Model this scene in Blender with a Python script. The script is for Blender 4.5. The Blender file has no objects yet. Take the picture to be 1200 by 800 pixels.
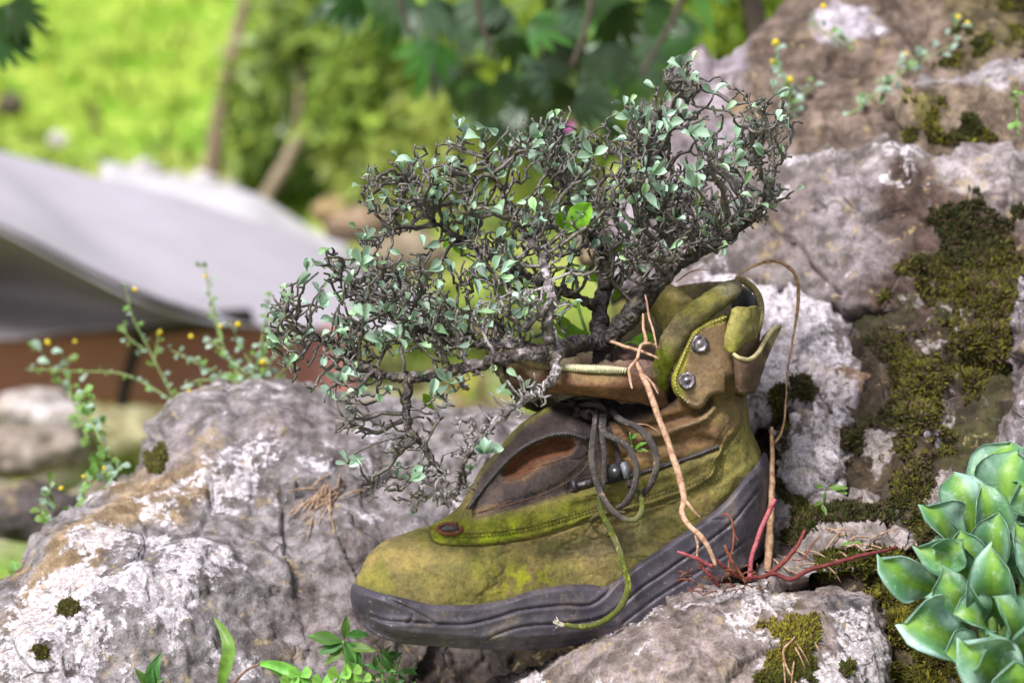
import bpy, bmesh, math, random
import numpy as np
from mathutils import Vector, Matrix
from mathutils.bvhtree import BVHTree
RNG = np.random.default_rng(7)
random.seed(11)
SC = bpy.context.scene
COL = SC.collection

# ------------------------------------------------------------------ camera
D = 1.55                      # metres from lens to the boot (focus distance)
S = 0.74 / 1200.0             # metres per photo pixel at the focus distance
TH = math.radians(12.0)
CAM = np.array([0.0, -D * math.cos(TH), 1.36])
FW = np.array([0.0, math.cos(TH), -math.sin(TH)])
UP = np.array([0.0, math.sin(TH), math.cos(TH)])
cd = bpy.data.cameras.new('camera'); cam = bpy.data.objects.new('camera', cd); COL.objects.link(cam)
cam.location = CAM; cam.rotation_euler = (math.pi / 2 - TH, 0, 0)
cd.sensor_width = 23.6
cd.lens = 23.6 * D / 0.74
cd.clip_start = 0.05; cd.clip_end = 2000
cd.dof.use_dof = True; cd.dof.focus_distance = D - 0.03
cd.dof.aperture_fstop = cd.lens / 15.5
SC.camera = cam

# ------------------------------------------------------------------ light
SUN_EL, SUN_AZ = 55.0, -140.0      # degrees; azimuth from +Y(away) clockwise seen from above
w = bpy.data.worlds.new('World'); SC.world = w; w.use_nodes = True
nt = w.node_tree
sky = nt.nodes.new('ShaderNodeTexSky'); sky.sky_type = 'NISHITA'; sky.sun_disc = False
sky.sun_elevation = math.radians(SUN_EL); sky.sun_rotation = math.radians(SUN_AZ)
sky.air_density = 1.0; sky.dust_density = 3.0; sky.ozone_density = 0.6
hsv = nt.nodes.new('ShaderNodeHueSaturation'); hsv.inputs['Saturation'].default_value = 0.35      # thin overcast
nt.links.new(sky.outputs[0], hsv.inputs['Color']); nt.links.new(hsv.outputs[0], nt.nodes['Background'].inputs[0])
nt.nodes['Background'].inputs[1].default_value = 0.092
sl = bpy.data.lights.new('sun', 'SUN'); sl.energy = 3.0; sl.angle = math.radians(14); sl.color = (1.0, 0.975, 0.945)
sun = bpy.data.objects.new('sun', sl); COL.objects.link(sun)
el, az = math.radians(SUN_EL), math.radians(SUN_AZ)
sdir = Vector((math.sin(az) * math.cos(el), math.cos(az) * math.cos(el), math.sin(el)))
sun.rotation_euler = sdir.to_track_quat('Z', 'Y').to_euler()
SC.view_settings.view_transform = 'Standard'; SC.view_settings.look = 'None'
SC.view_settings.gamma = 1.0; SC.view_settings.exposure = 1.02

# ------------------------------------------------------------------ coordinates
def P(u, v, d=0.0):
    u = np.asarray(u, float); v = np.asarray(v, float); d = np.asarray(d, float)
    k = (D + d) / D * S
    x = (u - 600) * k; y = (400 - v) * k; z = D + d
    return CAM + x[..., None] * np.array([1., 0, 0]) + y[..., None] * UP + z[..., None] * FW
def Pv(u, v, d=0.0): return Vector(P(u, v, d))
def proj(p):
    q = np.asarray(p) - CAM
    z = q @ FW
    return 600 + q[..., 0] / z * D / S, 400 - (q @ UP) / z * D / S, z - D
def lin(c):
    c = np.asarray(c, float) / 255.0
    return np.where(c <= 0.04045, c / 12.92, ((c + 0.055) / 1.055) ** 2.4)

# ------------------------------------------------------------------ noise
_pt = np.random.default_rng(3).random(65536).astype(np.float32) * 2 - 1
def vnoise(p):
    p = np.asarray(p, float); i = np.floor(p).astype(np.int64); f = p - i
    f = f * f * f * (f * (f * 6 - 15) + 10)
    r = 0
    for a in (0, 1):
        wx = f[:, 0] if a else 1 - f[:, 0]
        for b in (0, 1):
            wy = f[:, 1] if b else 1 - f[:, 1]
            for c in (0, 1):
                wz = f[:, 2] if c else 1 - f[:, 2]
                h = ((i[:, 0] + a) * 73856093) ^ ((i[:, 1] + b) * 19349663) ^ ((i[:, 2] + c) * 83492791)
                h = (h ^ (h >> 13)) * 1274126177
                r = r + wx * wy * wz * _pt[(h >> 7) & 65535]
    return r
def fbm(p, sc, octv=4, g=0.5, off=0.0):
    p = np.asarray(p) * sc + off; a = 1.0; r = 0; t = 0
    for _ in range(octv):
        r = r + a * vnoise(p); t += a; a *= g; p = p * 2.03 + 17.3
    return r / t
def sstep(a, b, x):
    t = np.clip((x - a) / (b - a), 0, 1); return t * t * (3 - 2 * t)
def inpoly(u, v, poly):
    poly = np.asarray(poly, float); r = np.zeros(u.shape, bool); n = len(poly); j = n - 1
    for i in range(n):
        xi, yi = poly[i]; xj, yj = poly[j]
        if yi != yj:
            c = ((yi > v) != (yj > v)) & (u < (xj - xi) * (v - yi) / (yj - yi) + xi)
            r ^= c
        j = i
    return r
def dpoly(u, v, pts, closed=False, near=False):
    pts = np.asarray(pts, float)
    if closed: pts = np.vstack([pts, pts[:1]])
    best = np.full(u.shape, 1e18); bx = np.zeros(u.shape); by = np.zeros(u.shape)
    for a, b in zip(pts[:-1], pts[1:]):
        dx, dy = b - a; L = dx * dx + dy * dy + 1e-12
        t = np.clip(((u - a[0]) * dx + (v - a[1]) * dy) / L, 0, 1)
        x = a[0] + t * dx; y = a[1] + t * dy
        q = (u - x) ** 2 + (v - y) ** 2; m = q < best
        best = np.where(m, q, best)
        if near: bx = np.where(m, x, bx); by = np.where(m, y, by)
    if near: return np.sqrt(best), bx, by
    return np.sqrt(best)
def sd(u, v, poly):                       # signed distance, positive inside
    q = dpoly(u, v, poly, True); return np.where(inpoly(u, v, poly), q, -q)
def crom(pts, step=6.0, closed=False):
    pts = np.asarray(pts, float); n = len(pts); out = []
    if closed: idx = [(pts[(i - 1) % n], pts[i], pts[(i + 1) % n], pts[(i + 2) % n]) for i in range(n)]
    else:
        e = np.vstack([2 * pts[0] - pts[1], pts, 2 * pts[-1] - pts[-2]])
        idx = [(e[i], e[i + 1], e[i + 2], e[i + 3]) for i in range(n - 1)]
    for a, b, c, d_ in idx:
        k = max(1, int(np.ceil(np.linalg.norm(c - b) / step)))
        for t in np.arange(k) / k:
            out.append(0.5 * ((2 * b) + (c - a) * t + (2 * a - 5 * b + 4 * c - d_) * t * t + (-a + 3 * b - 3 * c + d_) * t ** 3))
    if not closed: out.append(pts[-1])
    return np.array(out)
def tps(ctrl):
    c = np.asarray(ctrl, float); X = c[:, :2] / 100; n = len(c)
    if n < 4:
        m = c[:, 2].mean(); return lambda u, v: np.full(np.shape(u), m)
    r = np.linalg.norm(X[:, None] - X[None], axis=2); K = np.where(r > 0, r * r * np.log(r + 1e-9), 0) + np.eye(n) * 0.05
    Q = np.hstack([np.ones((n, 1)), X]); A = np.block([[K, Q], [Q.T, np.zeros((3, 3))]])
    s = np.linalg.solve(A, np.concatenate([c[:, 2], np.zeros(3)]))
    def f(u, v):
        u = u / 100; v = v / 100; o = s[n] + s[n + 1] * u + s[n + 2] * v
        for i in range(n):
            q = np.sqrt((u - X[i, 0]) ** 2 + (v - X[i, 1]) ** 2); o = o + s[i] * q * q * np.log(q + 1e-9)
        return o
    return f

# ------------------------------------------------------------------ objects
def tag(o, label=None, cat=None, group=None, kind=None):
    if label: o['label'] = label
    if cat: o['category'] = cat
    if group: o['group'] = group
    if kind: o['kind'] = kind
    return o
def empty(name, loc, label=None, cat=None, group=None):
    o = bpy.data.objects.new(name, None); COL.objects.link(o); o.location = loc; o.empty_display_size = 0.02
    return tag(o, label, cat, group)
def setcol(me, rgb):
    rgb = np.asarray(rgb, float)
    a = me.color_attributes.new('Col', 'FLOAT_COLOR', 'POINT')
    if rgb.ndim == 1: rgb = np.tile(rgb, (len(me.vertices), 1))
    if rgb.shape[1] == 3: rgb = np.hstack([rgb, np.ones((len(rgb), 1))])
    a.data.foreach_set('color', rgb.astype(np.float32).ravel())
def link(name, me, mat=None, parent=None, loc=None, smooth=True):
    """me holds world coordinates; origin goes to loc (or the parent's, or the mesh's lowest centre)."""
    n = len(me.vertices); co = np.empty(n * 3, np.float32); me.vertices.foreach_get('co', co); co = co.reshape(-1, 3)
    if loc is None:
        if parent is not None: loc = Vector(parent.matrix_world.translation) if parent.parent is None else Vector(parent['_o'])
        else: loc = Vector(((co[:, 0].min() + co[:, 0].max()) / 2, (co[:, 1].min() + co[:, 1].max()) / 2, co[:, 2].min()))
    loc = Vector(loc)
    co = co - np.array(loc, np.float32)[None]
    me.vertices.foreach_set('co', co.ravel())
    if smooth: me.polygons.foreach_set('use_smooth', np.ones(len(me.polygons), bool))
    me.update()
    if mat is not None and len(me.materials) == 0: me.materials.append(mat)
    o = bpy.data.objects.new(name, me); COL.objects.link(o)
    o['_o'] = tuple(loc)
    if parent is not None:
        po = parent.get('_o') or tuple(parent.location)
        o.parent = parent; o.location = loc - Vector(po)
    else: o.location = loc
    return o
def mesh(name, V, F, col=None):
    me = bpy.data.meshes.new(name); me.from_pydata([tuple(map(float, p)) for p in V], [], [tuple(map(int, f)) for f in F]); me.update()
    if col is not None: setcol(me, col)
    return me
def world_co(me):
    n = len(me.vertices); co = np.empty(n * 3, np.float32); me.vertices.foreach_get('co', co); return co.reshape(-1, 3).astype(float)
def normals(me):
    n = len(me.vertices); co = np.empty(n * 3, np.float32); me.vertex_normals.foreach_get('vector', co); return co.reshape(-1, 3).astype(float)
BVH = []
def bvh_of(o):
    me = o.data; co = world_co(me) + np.array(o['_o'])
    return BVHTree.FromPolygons([tuple(c) for c in co], [tuple(p.vertices) for p in me.polygons])
def cast(u, v, trees):
    o = Vector(CAM); dr = (Pv(u, v, 0) - o).normalized(); best = None
    for t in trees:
        h = t.ray_cast(o, dr)
        if h[0] is not None and (best is None or h[3] < best[2]): best = (h[0], h[1], h[3])
    return best
def on(u, v, trees, lift=0.0, dflt=0.0):
    """(u, v, d) of the surface at a pixel, lifted towards the lens by lift metres."""
    h = cast(u, v, trees)
    return (u, v, (proj(np.array(h[0]))[2] if h else dflt) - lift)

def relief(name, outline, ctrl, E=0.03, B=0.1, h=3.0, R=40., roundline=None, extra=None, colf=None, disp=None, mat=None, parent=None, step=6.0, jag=0.0, sharp=False):
    ol = np.asarray(outline, float) if sharp else crom(outline, step, True)
    if sharp and len(ol) < 400:
        nn = []
        for a, b in zip(ol, np.roll(ol, -1, 0)):
            k = max(1, int(np.linalg.norm(b - a) / step)); nn += [a + (b - a) * t for t in np.arange(k) / k]
        ol = np.array(nn)
    if jag:
        p3 = np.column_stack([ol, np.full(len(ol), len(name) * 3.7)])
        ol = ol + jag * np.column_stack([fbm(p3, 0.03, 4), fbm(p3 + 91, 0.03, 4)]) * 2
    f = tps(ctrl)
    u0, v0 = ol.min(0) - h; u1, v1 = ol.max(0) + h
    us = np.arange(u0, u1 + h, h); vs = np.arange(v0, v1 + h, h)
    U, V = np.meshgrid(us, vs); ins = inpoly(U, V, ol)
    cell = ins[:-1, :-1] & ins[1:, :-1] & ins[:-1, 1:] & ins[1:, 1:]
    cnt = np.zeros(U.shape, int)
    cnt[:-1, :-1] += cell; cnt[1:, :-1] += cell; cnt[:-1, 1:] += cell; cnt[1:, 1:] += cell
    used = cnt > 0; bnd = used & (cnt < 4)
    uu = U[used].copy(); vv = V[used].copy(); b = bnd[used]
    _, bx, by = dpoly(uu[b], vv[b], ol, True, True); uu[b] = bx; vv[b] = by
    cl = roundline is None
    if cl: dist = dpoly(uu, vv, ol[::2] if len(ol) > 60 else ol, True)
    else:
        dist = np.min([dpoly(uu, vv, crom(r_, step)) for r_ in (roundline if isinstance(roundline[0], list) else [roundline])], axis=0)
    if cl: dist[b] = 0
    Rr = R(uu, vv) if callable(R) else R
    x = np.clip(dist / Rr, 0, 1); prof = np.sqrt(np.clip(1 - (1 - x) ** 2, 0, 1))
    dF = f(uu, vv)
    Er = E(uu, vv) if callable(E) else E
    Br = B(uu, vv) if callable(B) else B
    df = dF + Er * (1 - prof)
    if extra is not None: df = df + extra(uu, vv, prof)
    db = np.maximum(dF + Er + Br * prof, df + 1e-4 * prof)
    n = len(uu); idx = -np.ones(U.shape, int); idx[used] = np.arange(n)
    c = np.argwhere(cell)
    q = np.stack([idx[c[:, 0], c[:, 1]], idx[c[:, 0] + 1, c[:, 1]], idx[c[:, 0] + 1, c[:, 1] + 1], idx[c[:, 0], c[:, 1] + 1]], 1)
    edges = {}
    for a, d_ in ((0, 1), (1, 2), (2, 3), (3, 0)):
        for s, t in zip(q[:, a].tolist(), q[:, d_].tolist()):
            if (t, s) in edges: del edges[(t, s)]
            else: edges[(s, t)] = 1
    V3 = np.vstack([P(uu, vv, df), P(uu, vv, db)])
    F = q.tolist() + (q[:, ::-1] + n).tolist() + [(t, s, s + n, t + n) for s, t in edges]
    me = bpy.data.meshes.new(name); me.from_pydata(V3.tolist(), [], F)
    bm = bmesh.new(); bm.from_mesh(me); bmesh.ops.remove_doubles(bm, verts=bm.verts, dist=2e-5)
    bmesh.ops.recalc_face_normals(bm, faces=bm.faces); bm.to_mesh(me); bm.free()
    me.update()
    if disp is not None:
        co = world_co(me); no = normals(me); pu, pv, pd = proj(co)
        co = co + no * disp(pu, pv, co, no)[:, None]
        me.vertices.foreach_set('co', co.astype(np.float32).ravel()); me.update()
    if colf is not None:
        co = world_co(me); pu, pv, pd = proj(co); setcol(me, colf(pu, pv, co, normals(me)))
    return link(name, me, mat, parent)

def tube(pts, rad, sides=8, ridge=0.0, cap=True, twist=0.0):
    """tube through (u,v,d) or world points; returns V, F"""
    pts = np.asarray(pts, float); n = len(pts)
    rad = np.full(n, rad) if np.isscalar(rad) else np.interp(np.linspace(0, 1, n), np.linspace(0, 1, len(rad)), rad)
    t = np.gradient(pts, axis=0); t /= np.linalg.norm(t, axis=1)[:, None] + 1e-12
    up = np.array([0.123, 0.4, 0.9]); a = np.cross(t[0], up); a /= np.linalg.norm(a)
    V = []; F = []
    for i in range(n):
        a = a - t[i] * (a @ t[i]); a /= np.linalg.norm(a) + 1e-12; b = np.cross(t[i], a)
        ang = np.arange(sides) / sides * 2 * math.pi + twist * i
        V.append(pts[i] + rad[i] * (np.cos(ang)[:, None] * a + np.sin(ang)[:, None] * b))
    V = np.vstack(V)
    for i in range(n - 1):
        for j in range(sides):
            k = (j + 1) % sides
            F.append((i * sides + j, i * sides + k, (i + 1) * sides + k, (i + 1) * sides + j))
    if cap:
        F.append(tuple(range(sides))[::-1]); F.append(tuple((n - 1) * sides + j for j in range(sides)))
    return V, F
def pxtube(pts, rpx, sides=8, step=3.0, **k):
    """smooth tube through (u,v,d) control points, radius in photo pixels"""
    p = np.asarray(pts, float).copy(); p[:, 2] /= S
    c = crom(p, step); c[:, 2] *= S
    n = len(c); r = np.full(n, float(rpx)) if np.isscalar(rpx) else np.interp(np.linspace(0, 1, n), np.linspace(0, 1, len(rpx)), rpx)
    return tube(P(c[:, 0], c[:, 1], c[:, 2]), r * S * (D + c[:, 2]) / D, sides, **k)
class MB:
    def __init__(s): s.V = []; s.F = []; s.C = []; s.n = 0
    def add(s, V, F, col=None):
        V = np.asarray(V, float); s.V.append(V); s.F += [tuple(int(i) + s.n for i in f) for f in F]
        if col is not None:
            col = np.asarray(col, float); s.C.append(np.tile(col, (len(V), 1)) if col.ndim == 1 else col)
        s.n += len(V); return s
    def build(s, name, mat=None, parent=None, **k):
        me = mesh(name, np.vstack(s.V), s.F, np.vstack(s.C) if s.C else None)
        return link(name, me, mat, parent, **k)

# ------------------------------------------------------------------ materials
class N:
    def __init__(s, name, rough=0.8, spec=0.3):
        s.m = bpy.data.materials.new(name); s.m.use_nodes = True; s.t = s.m.node_tree
        s.b = s.t.nodes['Principled BSDF']; s.b.inputs['Roughness'].default_value = rough
        s.b.inputs['Specular IOR Level'].default_value = spec
        tc = s.t.nodes.new('ShaderNodeTexCoord'); s.co = tc.outputs['Object']; s.tc = tc
    def nd(s, ty, **k):
        n = s.t.nodes.new(ty)
        for a, b in k.items(): setattr(n, a, b)
        return n
    def put(s, sock, v):
        if isinstance(v, bpy.types.NodeSocket): s.t.links.new(v, sock)
        else: sock.default_value = tuple(v) + (1,) if hasattr(v, '__len__') and len(v) == 3 and len(sock.default_value) == 4 else v
    def noise(s, sc, det=4, rough=0.55, dist=0.0, co=None):
        n = s.nd('ShaderNodeTexNoise'); n.inputs['Scale'].default_value = sc; n.inputs['Detail'].default_value = det
        n.inputs['Roughness'].default_value = rough; n.inputs['Distortion'].default_value = dist
        s.t.links.new(co or s.co, n.inputs['Vector']); return n.outputs['Fac']
    def vor(s, sc, feat='F1'):
        n = s.nd('ShaderNodeTexVoronoi', feature=feat); n.inputs['Scale'].default_value = sc
        s.t.links.new(s.co, n.inputs['Vector']); return n.outputs['Distance']
    def ramp(s, f, a, b, lo=0.0, hi=1.0):
        n = s.nd('ShaderNodeMapRange', interpolation_type='SMOOTHSTEP')
        s.put(n.inputs[0], f)
        for i, v in enumerate((a, b, lo, hi)): s.put(n.inputs[i + 1], v)
        return n.outputs[0]
    def math(s, op, a, b=0.0):
        n = s.nd('ShaderNodeMath', operation=op); s.put(n.inputs[0], a); s.put(n.inputs[1], b); return n.outputs[0]
    def mix(s, f, a, b, mode='MIX'):
        n = s.nd('ShaderNodeMix', data_type='RGBA', blend_type=mode); s.put(n.inputs[0], f)
        s.put(n.inputs[6], a); s.put(n.inputs[7], b); return n.outputs[2]
    def attr(s, nm='Col', out='Color'):
        n = s.nd('ShaderNodeAttribute', attribute_name=nm); return n.outputs[out]
    def bump(s, h, st=0.5, dist=0.001, prev=None):
        n = s.nd('ShaderNodeBump'); n.inputs['Strength'].default_value = st; n.inputs['Distance'].default_value = dist
        s.put(n.inputs['Height'], h)
        if prev is not None: s.put(n.inputs['Normal'], prev)
        return n.outputs[0]
    def out(s, col=None, bump=None, rough=None):
        if col is not None: s.put(s.b.inputs['Base Color'], col)
        if bump is not None: s.put(s.b.inputs['Normal'], bump)
        if rough is not None: s.put(s.b.inputs['Roughness'], rough)
        return s.m
def leafmat(name, trans=0.35, rough=0.5, var=0.25, sc=60, col=None):
    n = N(name, rough, 0.4); c = n.attr() if col is None else n.mix(0.0, col, col)
    f = n.noise(sc, 3); k = n.ramp(f, 0.3, 0.7, 1 - var, 1 + var)
    cc = n.nd('ShaderNodeVectorMath', operation='SCALE'); n.put(cc.inputs[0], c); n.put(cc.inputs['Scale'], k)
    oi = n.nd('ShaderNodeObjectInfo'); hs = n.nd('ShaderNodeHueSaturation')
    n.put(hs.inputs['Color'], cc.outputs[0]); n.put(hs.inputs['Value'], n.ramp(oi.outputs['Random'], 0, 1, 0.75, 1.25))
    n.put(hs.inputs['Hue'], n.ramp(oi.outputs['Random'], 0, 1, 0.485, 0.515))
    n.out(hs.outputs[0], n.bump(n.noise(sc * 8, 3), 0.3, 0.0004))
    tr = n.nd('ShaderNodeBsdfTranslucent'); n.put(tr.inputs[0], hs.outputs[0])
    mx = n.nd('ShaderNodeMixShader'); mx.inputs[0].default_value = trans
    n.t.links.new(n.b.outputs[0], mx.inputs[1]); n.t.links.new(tr.outputs[0], mx.inputs[2])
    n.t.links.new(mx.outputs[0], n.t.nodes['Material Output'].inputs[0]); return n.m

def patch(name, rows, thick=0.003, h=4.0, mat=None, parent=None, colf=None, disp=None, closed=False):
    """smooth sheet through a grid of (u,v,d) control points, given real thickness"""
    R_ = [np.array([(a, b, c / S) for a, b, c in r], float) for r in rows]
    nc = max(len(r) for r in R_)
    L = max(np.linalg.norm(np.diff(r, axis=0), axis=1).sum() for r in R_)
    m = max(4, int(L / h)); cols = []
    for r in R_:
        c = crom(r, 1.0); t = np.linspace(0, len(c) - 1, m); i = np.minimum(t.astype(int), len(c) - 2); f = (t - i)[:, None]
        cols.append(c[i] * (1 - f) + c[i + 1] * f)
    A = np.array(cols)                        # rows x m x 3
    L2 = max(np.linalg.norm(np.diff(A[:, j], axis=0), axis=1).sum() for j in range(0, m, 3)); k = max(3, int(L2 / h))
    G = []
    for j in range(m):
        if len(A) == 2: tt = np.linspace(0, 1, k)[:, None]; G.append(A[0, j] * (1 - tt) + A[1, j] * tt); continue
        c = crom(A[:, j], max(0.5, h / 4)); t = np.linspace(0, len(c) - 1, k); i = np.minimum(t.astype(int), len(c) - 2); f = (t - i)[:, None]
        G.append(c[i] * (1 - f) + c[i + 1] * f)
    G = np.array(G)                            # m x k x 3
    W = P(G[..., 0], G[..., 1], G[..., 2] * S).reshape(-1, 3)
    q = []
    for a in range(m - 1):
        for b in range(k - 1):
            q.append((a * k + b, a * k + b + 1, (a + 1) * k + b + 1, (a + 1) * k + b))
    me = mesh(name, W, q); no = normals(me)
    if (no @ FW).mean() > 0: no = -no
    if disp is not None:
        pu, pv, pd = proj(W); W = W + no * disp(pu, pv, W, no)[:, None]
        me2 = mesh(name, W, q); no = normals(me2)
        if (no @ FW).mean() > 0: no = -no
    W2 = W - no * thick; n = len(W)
    bd = [(a * k, (a + 1) * k) for a in range(m - 1)] + [((a + 1) * k + k - 1, a * k + k - 1) for a in range(m - 1)] + \
         [(b + 1, b) for b in range(k - 1)] + [((m - 1) * k + b, (m - 1) * k + b + 1) for b in range(k - 1)]
    F = q + [tuple(i + n for i in f[::-1]) for f in q] + [(t, s_, s_ + n, t + n) for s_, t in bd]
    V = np.vstack([W, W2]); me = mesh(name, V, F)
    bm = bmesh.new(); bm.from_mesh(me); bmesh.ops.recalc_face_normals(bm, faces=bm.faces); bm.to_mesh(me); bm.free(); me.update()
    if colf is not None:
        pu, pv, pd = proj(V); setcol(me, colf(pu, pv, V, normals(me)))
    return link(name, me, mat, parent)

# leaf template: blade along +Y, width X, normal Z; returns V,F with |t| edge coords
def leaf_tpl(L=1.0, W=0.4, curl=0.2, fold=0.1, wide=0.6, tip=0.5, nl=7, nw=4, cup=0.0, wave=0.0, stem=0.0):
    V = []; E = []
    for i in range(nl + 1):
        t = i / nl
        if t < wide and nw == 2 and wide > .65: wd = .14 + .86 * sstep(.10, .88, t / wide)
        elif t < wide: wd = (max(t, 0.0) / wide) ** 0.75
        else: wd = max(0.0, 1 - ((t - wide) / (1 - wide)) ** (1.0 / tip)) ** tip if tip < 1 else (1 - (t - wide) / (1 - wide)) ** 0.8
        wd = max(wd, 0.10 if i < nl else 0.02)
        y = L * t; z = curl * L * t * t
        for j in range(-nw, nw + 1):
            s = j / nw; x = s * wd * W * 0.5
            zz = z + fold * W * abs(s) * wd + cup * W * s * s * wd + wave * W * math.sin(t * 9 + (2 if s > 0 else 0)) * s * s
            V.append((x, y, zz)); E.append((abs(s), t))
    n = 2 * nw + 1; F = [(i * n + j, i * n + j + 1, (i + 1) * n + j + 1, (i + 1) * n + j) for i in range(nl) for j in range(n - 1)]
    return np.array(V), F, np.array(E)
def basis(dr, nrm):
    y = np.asarray(dr, float); y = y / np.linalg.norm(y); z = np.asarray(nrm, float); z = z - y * (z @ y)
    if np.linalg.norm(z) < 1e-3: z = np.array([0.3, 0.8, 0.5]); z = z - y * (z @ y)
    z /= np.linalg.norm(z); x = np.cross(y, z); return np.stack([x, y, z], 1)
def mat4(loc, B3, sc=1.0):
    M = Matrix([[float(B3[i][j]) * sc for j in range(3)] + [float(loc[i])] for i in range(3)] + [[0, 0, 0, 1]]); return M
# ================================================================== ground and rocks
def terrain_h(x, y):
    near = 0.44 * (1 - sstep(0.9, 3.2, y)) + 0.10 * (1 - sstep(3.0, 6.0, y))
    right = 0.55 * sstep(0.1, 1.4, x) * sstep(0.4, 1.5, y) * (1 - sstep(6, 12, y))
    hill = 0.17 * np.clip(y - 6.5, 0, None) ** 1.05 * (1 - 0.6 * sstep(60, 300, y))
    p = np.column_stack([x, y, np.zeros(len(x))])
    return near + right + hill + 0.10 * fbm(p, 0.6, 4) * sstep(1.0, 4, y) + 0.03 * fbm(p, 3.1, 3)
def build_ground():
    ys = np.concatenate([np.linspace(-6, -0.5, 12), np.linspace(-0.3, 12, 150), np.linspace(12.3, 40, 60), np.linspace(43, 700, 40)])
    xs = np.concatenate([-np.geomspace(500, 8.2, 26), np.linspace(-8, 8, 140), np.geomspace(8.2, 500, 26)])
    X, Y = np.meshgrid(xs, ys); x = X.ravel(); y = Y.ravel(); z = terrain_h(x, y)
    V = np.column_stack([x, y, z]); n = len(xs)
    F = [(i * n + j, i * n + j + 1, (i + 1) * n + j + 1, (i + 1) * n + j) for i in range(len(ys) - 1) for j in range(n - 1)]
    g = fbm(V, 0.5, 4); earth = sstep(5.6, 3.2, y) * sstep(-0.25, 0.2, fbm(V, 1.6, 3) + 0.16)
    col = np.array([0.26, 0.38, 0.05])[None] * (1 + 0.35 * g[:, None]) * np.column_stack([1 + 0.25 * fbm(V, 0.9, 3, off=5), np.ones(len(V)), np.ones(len(V))])
    col = col * (1 - earth[:, None]) + np.array([0.34, 0.29, 0.22]) * earth[:, None]
    bed = sstep(8.5, 7.2, y) * sstep(4.6, 5.6, y) * 0.6
    col = col * (1 - bed[:, None]) + np.array([0.36, 0.30, 0.13]) * bed[:, None]
    n_ = N('ground_soil_and_meadow', 0.95, 0.1); c = n_.attr()
    f = n_.noise(4, 5); c = n_.mix(n_.ramp(f, 0.42, 0.6), c, n_.mix(1.0, c, (0.55, 0.75, 0.4), 'MULTIPLY'))
    c = n_.mix(n_.ramp(n_.noise(11, 4), 0.60, 0.66), c, (0.5, 0.6, 0.12))
    m = n_.out(c, n_.bump(n_.noise(30, 6), 0.8, 0.03))
    me = mesh('ground', V, F, np.clip(col, 0, 1)); o = link('ground', me, m, loc=(0, 0, 0)); tag(o, kind='structure'); return o
GROUND = build_ground()

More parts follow.
